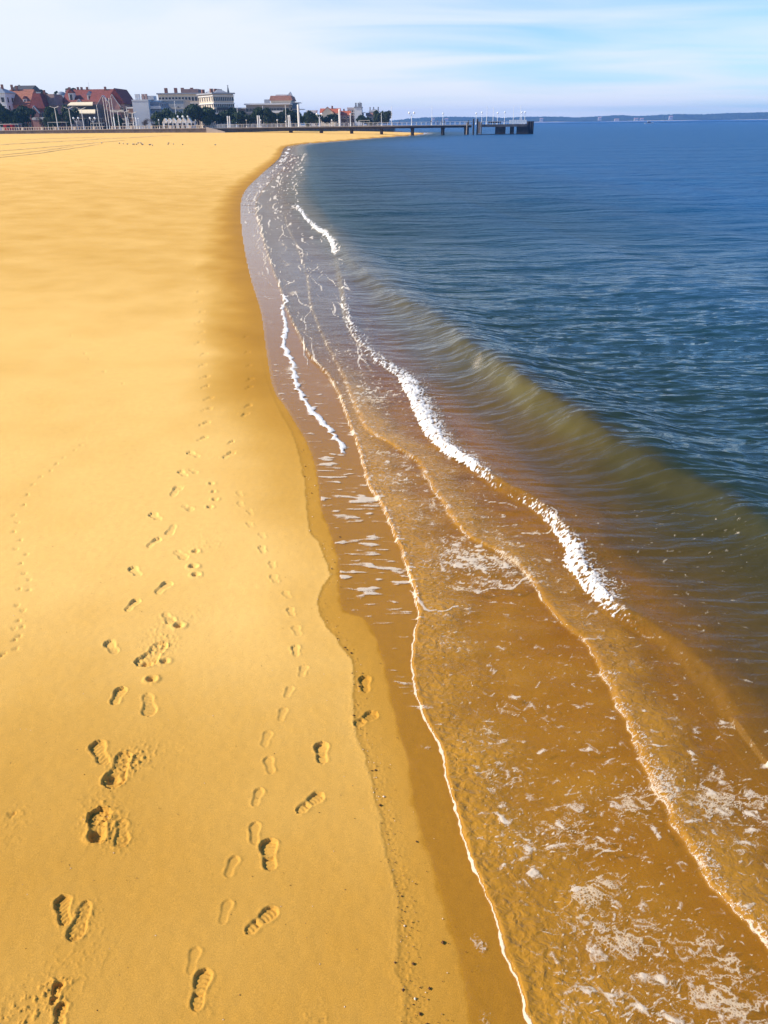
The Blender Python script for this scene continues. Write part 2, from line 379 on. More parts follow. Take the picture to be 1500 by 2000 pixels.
# ---- footprints pressed into the sand: (heel px, toe px, width/length, depth m, tread, mess)
PRINTS = [
 ((128, 1806), (122, 1750), .40, .030, 1, .5), ((170, 1762), (141, 1838), .36, .022, 1, .6), ((103, 1962), (118, 1918), .42, .034, 1, .8), ((115, 2010), (122, 1958), .42, .030, 1, .6),
 ((190, 1646), (196, 1578), .46, .042, 1, 1.0), ((238, 1602), (236, 1654), .38, .014, 1, .5), ((205, 1492), (188, 1448), .40, .030, 1, .5), ((246, 1470), (214, 1538), .42, .036, 1, .9),
 ((222, 1376), (240, 1342), .40, .030, 1, .4), ((288, 1356), (291, 1398), .38, .020, 1, .4), ((226, 1276), (212, 1252), .42, .026, 1, .4), ((318, 1256), (274, 1302), .44, .034, 1, 1.0),
 ((247, 1193), (270, 1170), .36, .026, 1, .3), ((321, 1198), (336, 1218), .40, .018, 1, .4), ((272, 1124), (257, 1107), .42, .024, 1, .2), ((306, 1158), (333, 1136), .42, .026, 0, .3),
 ((289, 1068), (312, 1051), .36, .024, 1, .2), ((343, 1076), (362, 1092), .42, .018, 1, .4), ((312, 1016), (296, 1002), .42, .024, 1, .2), ((340, 1026), (328, 1045), .36, .020, 0, .2),
 ((337, 968), (352, 949), .36, .020, 1, .3), ((357, 987), (375, 997), .42, .018, 1, .3), ((363, 930), (351, 919), .4, .022, 1, .2), ((371, 917), (384, 924), .4, .018, 1, .3),
 ((388, 892), (368, 882), .36, .022, 1, .2), ((385, 862), (404, 853), .36, .020, 1, .2), ((390, 832), (410, 824), .36, .022, 1, .2), ((395, 803), (414, 797), .36, .02, 0, .2),
 ((399, 782), (416, 775), .36, .022, 1, .2), ((393, 758), (408, 752), .36, .02, 0, .1), ((391, 739), (408, 734), .36, .022, 0, .1), ((388, 716), (402, 711), .36, .02, 0, .1),
 ((392, 694), (405, 689), .36, .022, 0, .1), ((383, 672), (396, 667), .36, .022, 0, .1), ((389, 651), (401, 647), .36, .02, 0, .1), ((382, 632), (394, 628), .36, .022, 0, .1),
 ((388, 612), (398, 608), .36, .022, 0, .1), ((378, 592), (390, 588), .36, .02, 0, .1), ((384, 572), (394, 568), .36, .02, 0, .1), ((376, 548), (386, 545), .36, .02, 0, .1), ((370, 520), (382, 517), .36, .02, 0, .1),
 # shoes beside the water
 ((382, 1972), (402, 1892), .36, .022, 2, .15), ((528, 1698), (525, 1638), .42, .032, 2, .15), ((482, 1822), (540, 1774), .36, .022, 2, .2), ((582, 1586), (630, 1550), .36, .026, 2, .3),
 ((630, 1490), (628, 1450), .44, .032, 2, .15), ((714, 1350), (713, 1320), .44, .030, 2, .1), ((694, 1417), (735, 1391), .38, .026, 2, .2),
 ((437, 894), (458, 882), .36, .022, 1, .2), ((446, 868), (456, 861), .4, .02, 0, .2), ((473, 814), (484, 806), .4, .022, 0, .1), ((478, 797), (490, 790), .4, .02, 0, .1), ((480, 760), (492, 754), .4, .02, 0, .1),
 ((483, 744), (494, 738), .4, .02, 0, .1), ((482, 716), (491, 712), .4, .02, 0, .1), ((478, 690), (488, 686), .4, .02, 0, .1), ((476, 660), (485, 656), .4, .02, 0, .1),
 # small bare feet
 ((372, 1902), (384, 1850), .34, .006, 0, 0), ((434, 1804), (447, 1758), .36, .007, 0, 0), ((444, 1712), (461, 1672), .36, .010, 0, .1), ((497, 1648), (499, 1606), .36, .010, 0, 0), ((497, 1574), (509, 1540), .36, .010, 0, 0),
 ((530, 1510), (524, 1478), .38, .009, 0, 0), ((515, 1458), (526, 1428), .36, .008, 0, 0), ((547, 1408), (556, 1383), .36, .008, 0, 0), ((559, 1363), (569, 1341), .38, .009, 0, 0), ((588, 1322), (596, 1300), .4, .009, 0, 0),
 ((579, 1281), (577, 1261), .42, .014, 0, 0), ((584, 1241), (577, 1222), .42, .009, 0, 0), ((571, 1203), (566, 1187), .44, .013, 0, 0), ((566, 1169), (556, 1155), .42, .008, 0, 0), ((540, 1138), (533, 1122), .42, .009, 0, 0),
 ((534, 1109), (530, 1096), .44, .010, 0, 0), ((515, 1079), (510, 1066), .44, .013, 0, 0), ((516, 1051), (509, 1040), .44, .008, 0, 0), ((491, 1030), (486, 1019), .44, .009, 0, 0), ((492, 1005), (486, 995), .44, .009, 0, 0),
 ((473, 990), (467, 980), .44, .009, 0, 0), ((471, 969), (465, 960), .44, .008, 0, 0),
]
# round heel holes
HOLES = [(297, 1327, .055, .030), (350, 1222, .06, .032), (382, 1077, .05, .026), (378, 1106, .06, .028), (383, 1122, .055, .026), (410, 990, .05, .026), (420, 975, .05, .026), (413, 944, .05, .022), (417, 960, .04, .02),
         (220, 1520, .06, .022), (188, 1632, .065, .022), (287, 1296, .055, .022), (323, 1292, .05, .02)]
# kicked-up sand (px, radius m, amount)
MESS = [(265, 1478, .11, 1), (245, 1500, .12, .7), (200, 1600, .13, 1), (195, 1560, .12, .4), (320, 1255, .12, 1), (300, 1285, .14, .6), (300, 1240, .12, .4), (330, 1215, .14, .6), (380, 1200, .2, .25), (230, 1640, .12, .5),
        (105, 1930, .08, .8), (20, 1985, .12, .6), (60, 1985, .1, .4), (150, 1880, .18, .3), (165, 1790, .1, .5), (330, 1470, .25, .18), (270, 1420, .2, .12), (395, 1070, .18, .35), (420, 1055, .2, .25), (35, 1590, .1, .4), (20, 1640, .1, .25),
        (620, 1420, .3, .12), (700, 1405, .08, .5), (430, 890, .15, .4), (470, 810, .12, .4), (165, 855, .15, .3), (610, 1990, .12, .25), (400, 1955, .1, .3)]
PID = np.full(GX.shape, -1, int)
def sole(u, v, ball=1.0):
    """signed field < 0 inside a shoe sole of unit length along u (0 heel .. 1 toe), v across in half-widths"""
    w = np.interp(u, [-.5, -.05, 0, .08, .2, .38, .5, .62, .78, .9, .98, 1.04, 1.5], [-4, -.2, .42, .66, .72, .60, .66, .86, 1.0, .88, .45, -.2, -4])
    return np.abs(v - .10 * np.sin((u - .1) * 3.6)) - w
n_print = 0
for hp, tp, wr, dep, tread, mess in PRINTS:
    a = ground(*hp); b = ground(*tp); dv_ = b[:2] - a[:2]; ln = np.hypot(*dv_); ux, uy = dv_ / ln
    dep *= 1 - .5 * float(sstep(14, 30, a[1]))
    # far prints: keep a believable shoe size
    if ln > .42 or ln < .10:
        c = (a + b) / 2; ln2 = min(max(ln, .17), .38); a = c - np.array([ux, uy, 0]) * ln2 / 2; ln = ln2
    hw = wr * ln * .57; cx, cy = a[0] + ux * ln / 2, a[1] + uy * ln / 2; rad = ln * .85
    I, J = rows_cols(cx, cy, rad); X = GX[I, J]; Y = GY[I, J]
    if X.size == 0: continue
    rx, ry = X - a[0], Y - a[1]; u = (rx * ux + ry * uy) / ln; v = (rx * -uy + ry * ux) / hw
    edge = .012 * gnoise(X / .025, Y / .025, n_print)
    f = sole(u, v) * hw + edge * mess * .7 + edge * .2                     # metres, <0 inside
    inside = sstep(.004, -.006, f)
    floor_ = -dep * .64 * (.80 + .20 * np.cos((u - .85) * 5.0) + .30 * sstep(.72, 1.0, u)) * (1 - .30 * np.exp(-((u - .42) / .10) ** 2)) * (1 + .18 * v)
    if tread == 1: floor_ = floor_ + .0030 * np.sin(u * 44 + 2.5 * np.sin(v * 3 + n_print)) * (f < -.008) + .0042 * gnoise(X / .014, Y / .014, 70 + n_print) * (.3 + mess)
    if tread == 2: floor_ = floor_ + .0030 * np.sin(u * 52 + v * v * 5) * (f < -.01) - dep * .55 * np.exp(-((u - .36 - .04 * v * v) / .028) ** 2) + dep * .35 * np.exp(-((u - .46) / .05) ** 2) + .0015 * gnoise(X / .02, Y / .02, 90 + n_print)
    rim = dep * (.20 if dep > .015 else .55) * np.exp(-((f - .012) / .011) ** 2) * (.5 + .8 * np.clip(gnoise(X / .05, Y / .05, 7 + n_print), -.4, 1))
    crumbs = .007 * mess * np.maximum(gnoise(X / .017, Y / .017, 130 + n_print), 0) ** 1.2 * sstep(.085, .0, f)
    Z[I, J] += floor_ * inside + rim * (1 - inside) + crumbs * (1 - .4 * inside)
    mm = f < .035
    if ln * hw > 0 and cy < 40: 
        sub = PID[I, J]; sub[mm] = n_print; PID[I, J] = sub
    n_print += 1
for px, py, r, dep in HOLES:
    c = ground(px, py); I, J = rows_cols(c[0], c[1], r * 3); X = GX[I, J]; Y = GY[I, J]
    q = np.hypot(X - c[0], (Y - c[1]) * 1.15) + .012 * gnoise(X / .03, Y / .03, 300)
    Z[I, J] += -dep * sstep(r, r * .35, q) + dep * .35 * np.exp(-((q - r * 1.15) / (r * .28)) ** 2)
for px, py, r, am in MESS:
    c = ground(px, py); I, J = rows_cols(c[0], c[1], r * 2.4); X = GX[I, J]; Y = GY[I, J]
    q = np.hypot(X - c[0], Y - c[1]) / r
    g1 = gnoise(X / .034, Y / .034, 410) + .7 * gnoise(X / .015, Y / .015, 411) + .35 * gnoise(X / .007, Y / .007, 412)
    lum = np.clip(g1 * 1.3 - .42 + .55 * np.exp(-q * q) * am, 0, 1) ** .8 * np.exp(-q * q * .7)
    Z[I, J] += .017 * min(am * .8, 1) * lum - .008 * am * np.exp(-q * q * 1.5) * np.clip(gnoise(X / .05, Y / .05, 413), 0, 1)
# bird tracks: three toes
bt = [(35, 1265), (30, 1248), (42, 1240), (33, 1226), (46, 1222), (38, 1210), (50, 1190), (38, 1180), (58, 1150), (40, 1148), (52, 1118), (60, 1130), (42, 1098), (55, 1080), (35, 1070), (42, 1052), (28, 1036), (38, 1018), (30, 1005),
      (48, 985), (55, 965), (68, 945), (82, 930), (100, 918), (112, 905), (128, 893), (148, 878), (160, 868), (5, 1280), (12, 1276), (140, 655), (145, 668), (132, 640), (168, 690), (175, 700), (100, 625), (85, 622), (72, 612), (240, 748), (205, 725), (30, 1587)]
for i, (px, py) in enumerate(bt):
    c = ground(px, py); r = .05; I, J = rows_cols(c[0], c[1], r * 2); X = GX[I, J] - c[0]; Y = GY[I, J] - c[1]
    th0 = -2.0 + .5 * math.sin(i * 1.7)
    for dt in (-.55, 0, .55):
        t = th0 + dt; al = X * math.cos(t) + Y * math.sin(t); ac_ = -X * math.sin(t) + Y * math.cos(t)
        Z[I, J] -= .008 * np.exp(-(ac_ / .008) ** 2) * sstep(-.006, .004, al) * sstep(.058, .045, al)

# ---------------------------------------------------------------- WATER
MASK = (S > -.5) & (S < 60)
fronts = {
 'B': [(1075, 2150), (1035, 2000), (985, 1860), (940, 1740), (900, 1630), (868, 1520), (852, 1452), (826, 1400), (808, 1340), (800, 1270), (814, 1212), (805, 1150), (776, 1062), (745, 990), (716, 940), (700, 880), (682, 830),
       (664, 780), (640, 732), (602, 690), (577, 640), (557, 600), (549, 570), (530, 520), (514, 470), (505, 430), (498, 405), (508, 378), (534, 348), (556, 325), (566, 300), (574, 288)],
 'C': [(1640, 2020), (1560, 1915), (1500, 1850), (1440, 1790), (1380, 1725), (1340, 1660), (1300, 1590), (1236, 1460), (1185, 1335), (1142, 1262), (1100, 1222), (1060, 1180), (1022, 1118), (970, 1080), (910, 1048), (882, 1016),
       (838, 948), (810, 900), (766, 872), (714, 836), (690, 790), (664, 730), (640, 680), (622, 640), (604, 590), (598, 540), (578, 480), (560, 440), (556, 400), (562, 370), (580, 330), (590, 300)],
 'D': [(1420, 1400), (1330, 1290), (1246, 1234), (1195, 1206), (1150, 1160), (1112, 1110), (1098, 1060), (1044, 996), (1000, 972), (955, 945), (905, 908), (850, 872), (822, 830), (800, 780), (775, 735), (730, 705), (690, 660), (672, 620), (664, 568),
       (655, 520), (640, 470), (606, 440), (578, 402), (575, 370), (590, 330)],
 'E': [(1720, 1190), (1600, 1105), (1500, 1045), (1400, 985), (1300, 938), (1220, 895), (1150, 852), (1095, 815), (1040, 775), (980, 735), (920, 690), (860, 640), (810, 605), (765, 580), (722, 545), (690, 515), (665, 480), (650, 450)],
}
FW = {k_: line_world(v, 4) for k_, v in fronts.items()}
sea = (S > -.15) & (S < 14) & (GY < 130)
def fdist(key, mask=sea):
    d = np.full(GX.shape, -99.0); p = np.zeros(GX.shape); q, sd, pp = dist_line(GX[mask], GY[mask], FW[key]); d[mask] = q * np.where(sd == 0, 1, sd); p[mask] = pp; return d, p
def yl(key, pys_):
    L = np.array(fronts[key], float); o = np.argsort(L[:, 1]); return [flat(np.interp(q, L[o, 1], L[o, 0]), q)[1] for q in pys_]
DB, PB = fdist('B'); DC, PC = fdist('C'); DD, PD = fdist('D'); DE, PE = fdist('E')
wob = fbm(GX / .35, GY / .35, 3, 71) * .035 + fbm(GX / .08, GY / .08, 2, 72) * .016
DBj = DB + wob; DCj = DC + wob * 1.4; DDj = DD + wob * 1.6
farf = sstep(60, 30, GY)
sandz = np.where(S > 0, land_h(S), 0)
film = sandz + .004
level = .012 + .010 * fbm(GX / .9, GY / .6, 3, 75)
kB = sstep(-.01, .035, DBj); kB = np.where((GY > 100) | (S >= 13.9), sstep(0, .5, S), kB)
W = film * (1 - kB) + np.maximum(level - .012, film) * kB
W = np.where(S > -.2, W, -.5)
W += .007 * np.exp(-((DBj - .035) / .035) ** 2) * kB * farf
W += (.028 * sstep(-.02, .07, DCj) * np.exp(-np.maximum(DCj, 0) / .55)) * farf
big = .6 + .4 * np.sin(PD * 37)
W += (.095 * sstep(-.06, .14, DDj) * np.exp(-np.maximum(DDj - .1, 0) / .75)) * farf * big
DE = np.where(DE > -50, DE + .26 * fbm(GX / 2.3, GY / 2.9, 3, 74) + .10 * fbm(GX / .5, GY / .7, 2, 73), DE)
crest = np.where(DE < 0, np.exp(-(np.abs(DE) / .46) ** 1.5), np.exp(-(DE / 1.25) ** 2))
ramp_e = np.interp(GY, yl('E', [1190, 1045, 938, 852, 775, 690, 605, 545, 450]), [.35, .45, .62, 1.0, 1.05, .70, .45, .55, .3]) * (1 + .28 * fbm(GX / 1.4, GY / 2.0, 2, 76))
W += .215 * 1.6 * crest * ramp_e * sstep(75, 35, GY)
W -= .055 * np.exp(-((DE + 1.3) / .6) ** 2) * ramp_e * sstep(60, 25, GY) * sstep(.9, 1.6, S)
# small wind waves, crests roughly across the view
openw = sstep(2.4, 6.6, S); mid = sstep(.8, 4.0, S)
rn = random.Random(5)
Zw = np.zeros(GX.shape); spac = np.maximum(ROW, .94 / 730 * (np.maximum(GY, 0) + 2.3))
lost = np.zeros(GX.shape)
WM = (S > .3) & (GY < 700); gx, gy, sp_ = GX[WM], GY[WM], spac[WM]
for i in range(84):
    lam = .13 * (5.5 / .13) ** (i / 83.0); th = rn.gauss(math.pi / 2 + .10, .20); kx, ky = math.cos(th) * 2 * math.pi / lam, math.sin(th) * 2 * math.pi / lam
    amp = .0098 * lam ** .72 / 2.1 * (1.75 if .17 < lam < .46 else .75 if lam < 1.3 else .55)
    fw = sstep(1.7, 3.2, lam / sp_); ph = rn.random() * 6.28
    warp = .35 * lam * fbm(gx / (lam * 5 + .5), gy / (lam * 5 + .5), 1, 200 + i) if i % 3 == 0 else 0
    arg = kx * gx + ky * gy + ph + (warp * 6.28 / lam)
    Zw[WM] += (amp * fw * (np.sin(arg) + .22 * np.sin(2 * arg + 1.2)) * (openw if lam > .8 else (.35 * mid + .65 * openw))[WM])
    lost[WM] += (amp * 6.28 / lam) ** 2 * .5 * (1 - fw)
gust = .75 + .5 * fbm(GX / 7, GY / 14, 2, 77)
W += Zw * gust * 1.15
# long low swell running in, parallel to the shore
W += .035 * np.sin(S * 2 * math.pi / 6.2 + .9 + 1.3 * fbm(GX / 9, GY / 14, 2, 79)) * sstep(6.0, 9.5, S) * sstep(300, 60, S) * sstep(.6, 2.2, 6 / (ROW + 1e-6))
# choppy texture inside the swash
chop = fbm(GX / .055, GY / .05, 2, 81)
W += .0050 * chop * sstep(.0, .12, DBj) * sstep(1.4, .1, DBj) * (GY < 16)
W += .0035 * fbm(GX / .075, GY / .06, 2, 82) * sstep(.0, .08, DCj) * sstep(1.0, .1, DCj) * (GY < 20)
W += .0030 * fbm(GX / .17, GY / .085, 3, 83) * kB * (GY < 25) + .007 * fbm(GX / .5, GY / .21, 3, 84) * sstep(.1, .5, DBj) * sstep(6, 9, GY) * (GY < 60)
W = np.where(S < .06, np.minimum(W, film + .02 * sstep(0, .06, S)), W)

depth = np.maximum(W - sandz, 0)
# turbidity / body colour: suspended sand near the shore, clear dark water outside
so = S + .35 * fbm(GX / 1.3, GY / 1.6, 3, 91); nl0 = fbm(GX / .5, GY / .5, 2, 96)
TURB = (sstep(1.1, 4.2, so) * .93 + .07 * sstep(4, 6, so))
tb = kB * (.30 + .26 * fbm(GX / .7, GY / .45, 3, 95) + .42 * sstep(-.01, .04, DBj) * sstep(.75, .08, DBj + .2 * nl0) + .40 * sstep(-.01, .04, DCj) * sstep(.7, .1, DCj + .2 * nl0)) * (.25 + .75 * sstep(20, 11, GY)) * (GY < 60)
TURB = np.maximum(TURB, np.clip(tb, 0, .8))
TURB = np.maximum(TURB, .55 * sstep(-.05, .1, DDj) * sstep(.9, .2, DDj)); TURB = np.where(GY > 140, np.maximum(TURB, sstep(.5, 3, S)), TURB)
cols = np.array([[.53, .255, .024], [.37, .178, .018], [.108, .066, .015], [.050, .041, .012], [.020, .034, .022], [.015, .044, .050], [.012, .084, .205]])
stops = [1.0, 2.4, 3.3, 4.3, 6.3, 12.0, 32.0]
so = so + np.where(DE > -50, 2.6 * sstep(-.12, .75, DE + .25 * fbm(GX / .6, GY / .9, 2, 93)), 0) * sstep(3.0, 3.8, S)  # sky reflected by the crest's back slope, painted as bluer body colour
so = so + 1.5 * sstep(13, 26, GY) * sstep(2.6, 3.6, S)
BODY = np.stack([np.interp(so, stops, cols[:, i]) for i in range(3)], -1)
ge = (np.exp(-((DE + .30) / .24) ** 2) * ramp_e ** 3 * sstep(70, 30, GY))[..., None] * .55  # sunlit band on the crest face, painted into the body colour
BODY = BODY * (1 - ge) + np.array([.120, .100, .026]) * ge
kf = (.85 * sstep(10, 20, GY) * sstep(5.0, 3.4, S))[..., None]; BODY = BODY * (1 - kf) + np.array([.125, .105, .052]) * kf; tb = np.where(kB > .5, np.maximum(tb, .55 * sstep(10, 20, GY) * sstep(.1, .8, S) * (GY < 90)), tb); TURB = np.maximum(TURB, np.clip(tb, 0, .8))
tk = np.exp(-np.maximum(depth, 0)[..., None] * np.array([1.6, 2.8, 6.0]))
ROUGH = (.05 + (np.sqrt(np.sqrt(2 * lost + 1e-6)) - .05) * sstep(12, 60, GY)).clip(.05, .35); ROUGH = np.where(GY > 600, .35, ROUGH)
RIP = (openw * .72 + .35 * mid + .05) * (1 + 3.4 * sstep(22, 70, GY))

MASK = (S > -.5) & (S < 12) & (GY < 460)
CHOP = kB * (.22 + .75 * sstep(-.01, .05, DBj) * sstep(.85, .1, DBj + .3 * nl0) + .6 * sstep(-.01, .05, DCj) * sstep(.8, .1, DCj + .3 * nl0) + .3 * fbm(GX / .6, GY / .4, 2, 97)).clip(0, 1) * sstep(5.2, 3.2, S) * (.2 + .8 * sstep(18, 10, GY)) * (GY < 60)
# ---------------------------------------------------------------- FOAM field (>0 where there is foam)
THK = np.full(GX.shape, .3); foam = np.full(GX.shape, -1.0); lace = np.full(GX.shape, .6); FH = np.zeros(GX.shape)
nf = fbm(GX / .05, GY / .05, 3, 101); nm = fbm(GX / .25, GY / .25, 3, 102); nl = fbm(GX / 1.1, GY / 1.1, 2, 103)
pxm = np.maximum(.94 / 730 * (np.maximum(GY, 0) + 2.3) * 1.1, .004)
def put(field, lc=.6, h=0.0, where=None, thk=None):
    global foam, lace, FH, THK
    mk = field > foam
    if where is not None: mk &= where
    foam = np.where(mk, field, foam); lace = np.where(mk, lc, lace); THK = np.where(mk, (1.0 if h >= .02 else .75 if h >= .011 else .35) if thk is None else thk, THK); FH = np.where(mk, h * np.clip(field, 0, 1), FH)
# B: thin crisp swash edge
wB = (.0035 + .015 * np.clip(nm + .15 + .5 * nf, 0, 1) + .55 * pxm * 0 + .02 * sstep(.5, .9, nl)) * np.interp(GY, yl('B', [2150, 1452, 1340, 1150, 990, 400]), [1.0, 1.25, 1.0, .55, .5, .7])
put(np.where((GY < 45), np.interp(GY, [0, 6, 8, 45], [1, 1, .62, .5]) + .5 * nl * sstep(6, 9, GY) - np.abs(DBj - .012) / np.maximum(wB, pxm * .8), -1), .25, .003)
put(np.where((GY > 7.0) & (GY < 14), .45 - np.abs(DBj - .05) / .08 + nf * 1.6 - .25, -1), .7, .006)
# A: bold outer foam line up the beach
A = line_world([(664, 880), (655, 862), (640, 842), (612, 812), (590, 785), (576, 758), (568, 730), (566, 706), (556, 690), (548, 664), (554, 640), (546, 600), (556, 590), (548, 575)], 5)
mA = (GY > 8) & (GY < 40) & (S > -.3) & (S < 3); dA = np.full(GX.shape, 9.); pA = np.zeros(GX.shape); q, sd, pp = dist_line(GX[mA], GY[mA], A); dA[mA] = q * np.where(sd == 0, 1, sd); pA[mA] = pp
scal = .10 * np.abs(np.sin(pA * 60 + 3 * nm)) 
put(np.where(mA, 1.0 - np.abs(dA - .02 - scal * .6 + .5 * wob) / (.035 + .10 * np.clip(nm + .35, 0, 1) * np.interp(pA, [0, .15, .5, 1], [.5, 1.2, 1.0, .5])), -1), .35, .02)
# C: beige bubbly bore edge with lace behind it
put(np.where(GY < 45, .62 + .6 * nm - np.abs(DCj - .012) / np.maximum(.011 + .012 * np.clip(nm + .2, 0, 1), pxm * .7), -1), .6, .008)
bandC = sstep(-.01, .02, DCj) * sstep(.34, .06, DCj)
dens = np.interp(GY, yl('C', [2020, 1725, 1460, 1300, 1222, 1118, 1048, 872, 730, 300]), [.6, .6, .66, .5, .2, .2, .45, .45, .5, .5])
rid = 1 - np.abs(fbm(GX / .045, GY / .040, 3, 105)) * 4.2
put(np.where((GY < 40) & (bandC > .02), rid * .8 - 1.25 + bandC * dens * 1.7 + nm * .5, -1), .8, .006)
# D: white tumbling rollers
segs = np.interp(GY, yl('D', [1400, 1245, 1234, 1206, 1180, 1110, 1060, 1015, 990, 960, 945, 900, 830, 780, 735, 700, 640, 590, 566, 530, 508, 495, 470, 440, 402, 395, 330]), [0, 0, .15, .5, 1, 1, .8, .7, .6, .25, .6, 1, 1, 1, .85, .6, .55, .5, .4, .0, .0, .9, .85, 1, .8, .1, 0])
widD = .05 + .235 * np.interp(GY, yl('D', [1245, 1206, 1160, 1110, 1060, 1000, 945, 900, 830, 780, 700, 600, 500, 470, 400]), [.1, .25, .8, .7, .5, .3, .3, .6, 1.1, 1.2, 1.3, 1.0, .7, .9, .8])
DDj = DDj + .05 * nf + .03 * nm
inn = sstep(-.045, .0, DDj) * sstep(widD * 1.6, widD * .35, DDj + .35 * nm * widD)
tum = 1 - np.abs(fbm(GX / .10, GY / .08, 4, 107)) * 3.4
put(np.where(GY < 75, inn * segs * (1.55 + .55 * nm + .35 * nl) - .95 + 1.0 * (tum - .35) * (inn > .02) + .7 * fbm(GX / .03, GY / .026, 2, 142) * (inn > .02), -1), .55, .020)
lac2 = 1 - np.abs(fbm(GX / .085, GY / .06, 3, 145)) * 4.4
bd2 = sstep(.02, .08, DDj) * sstep(widD * 2.6 + .1, widD * .5, DDj) * segs
put(np.where((GY < 60) & (bd2 > .03), lac2 * .7 - 1.02 + bd2 * 1.1 + .5 * nm, -1), .8, .008, None, .7)
put(np.where((GY < 60) & (segs > .1), .7 * segs - np.abs(DDj) / .025 + nf, -1), .5, .02)
# thin arcs in the far swash
arcs = [[(604, 345), (590, 352), (575, 362), (580, 380)], [(548, 395), (533, 402), (540, 412), (560, 418)], [(575, 435), (552, 440), (553, 455), (545, 470), (560, 485), (549, 495)], [(545, 445), (515, 455), (518, 470)],
        [(590, 490), (600, 505), (622, 518), (605, 535), (600, 550), (615, 562)], [(497, 405), (512, 425), (500, 445), (510, 458), (500, 480), (520, 500), (512, 530), (524, 548), (545, 570)], [(560, 300), (582, 306), (560, 318), (585, 330), (556, 342), (545, 360)],
        [(600, 300), (590, 310), (606, 318)], [(516, 475), (530, 490), (515, 505), (526, 520)], [(504, 372), (498, 390), (512, 402), (499, 418), (505, 436)], [(520, 345), (540, 352), (548, 366)],
        [(680, 640), (700, 672), (735, 690), (752, 705)], [(1030, 1128), (1000, 1150), (960, 1150), (930, 1158)], [(805, 1150), (830, 1190), (870, 1192), (893, 1185)], [(1045, 995), (1085, 1010), (1072, 1040), (1020, 1042)], [(948, 980), (990, 985), (1010, 992)]]
for k_, arr in enumerate(arcs):
    L = line_world(arr, 5); c = L.mean(0); r = np.abs(L - c).max() * 1.6 + .4
    mk = (np.abs(GX - c[0]) < r) & (np.abs(GY - c[1]) < r) & (S > 0)
    q, sd, pp = dist_line(GX[mk], GY[mk], L); t = np.full(GX.shape, -1.); t[mk] = .85 - np.abs(q * sd + 1.3 * wob[mk]) / np.maximum(.018 + .03 * np.clip(nm[mk] + .1, 0, 1), pxm[mk] * .75)
    put(t, .5, .006)
# flecks: short worm-like scraps
wx = GX + .06 * fbm(GX / .16, GY / .16, 2, 111); wy = GY + .06 * fbm(GX / .16, GY / .16, 2, 112)
worm = 1 - np.abs(fbm(wx / .11, wy / .075, 2, 113)) * 5.0
blob = fbm(wx / .13, wy / .085, 2, 114); speck = fbm(wx / .030, wy / .022, 2, 115); speck2 = fbm(wx / .055, wy / .030, 2, 116)
def dens_patch(px, py, rx, ry, am):
    c = flat(px, py); return am * np.exp(-((GX - c[0]) / rx) ** 2 - ((GY - c[1]) / ry) ** 2)
dl = .105 * sstep(.05, .35, DBj) * (GY < 18) * sstep(3.1, 2.0, S) + .05 * sstep(.0, .3, DCj) * (GY < 9)
for a in [(900, 1080, .35, .30, .30), (940, 1105, .55, .18, .34), (960, 1140, .4, .14, .3), (1100, 1560, .6, .5, .04), (1130, 1900, .9, .5, .05), (1350, 1960, .6, .4, .05), (930, 1440, .2, .15, .14), (990, 1515, .14, .12, .22), (1200, 1600, .3, .3, .06),
          (1420, 1420, .14, .2, .10), (1440, 1560, .5, .22, .10), (1330, 1530, .3, .2, .07), (1480, 1600, .3, .2, .12), (790, 940, .35, .3, .2), (760, 900, .4, .5, .14), (850, 1000, .5, .5, .10), (1030, 1380, .3, .15, .12), (980, 1640, .25, .3, .16), (1090, 1640, .2, .1, .12),
          (880, 1250, .25, .2, .10), (1050, 1280, .5, .2, .05), (1270, 1990, .6, .3, .12), (1230, 1800, .4, .4, .08), (700, 770, .7, 1.4, .12), (735, 768, .5, .5, .15), (690, 690, .8, 2.0, .08)]: dl = dl + dens_patch(*a)
fl = np.minimum(worm * .45, (blob - .45 + dl * 1.9) * 2.3)
fl = np.maximum(fl, (speck - .47 + dl * 1.1 + .08 * nl) * 1.6 - .02)
fl = np.maximum(fl, (blob - .60 + dl * 1.3) * 2.2)
put(np.where((S > .35) & (kB > .5) & (GY < 22) & (dl > .01), fl, -1), .35, .008)
net = 1 - np.abs(fbm(wx / .26, wy / .17, 2, 118) + .12 * speck) * 8.5; net2 = 1 - np.abs(fbm(wx / .16, wy / .10, 2, 119) + .10 * speck) * 6.5
put(np.where((S > .3) & (kB > .5) & (GY < 14) & (GY > 2), np.maximum(net * .55 - .30, net2 * .5 - .30) - .50 + .85 * np.clip(fbm(GX / .55, GY / .4, 2, 120) + .10, 0, 1) + .5 * (dl > .16), -1), .75, .004, S < 3.1, .08)
# streaks lying on the film, drawn out across the beach
strk = fbm(GX / .34 + .4 * nm, GY / .085 + .8 * nl, 3, 121)
ds = 0
for a in [(690, 972, .40, .22, .50), (665, 935, .35, .18, .32), (650, 905, .3, .3, .20), (720, 1058, .28, .1, .36), (700, 1082, .3, .08, .30), (715, 1105, .32, .09, .42), (690, 1130, .35, .12, .32), (680, 1010, .3, .12, .3), (640, 890, .2, .2, .15), (700, 1160, .3, .1, .22), (735, 1000, .2, .2, .1)]: ds = ds + dens_patch(*a)
put(np.where((S > .01) & (GY < 16) & (GY > 5), np.minimum((strk - .22 + ds) * 2.4, .9), -1), .55, .005, DBj < .12)
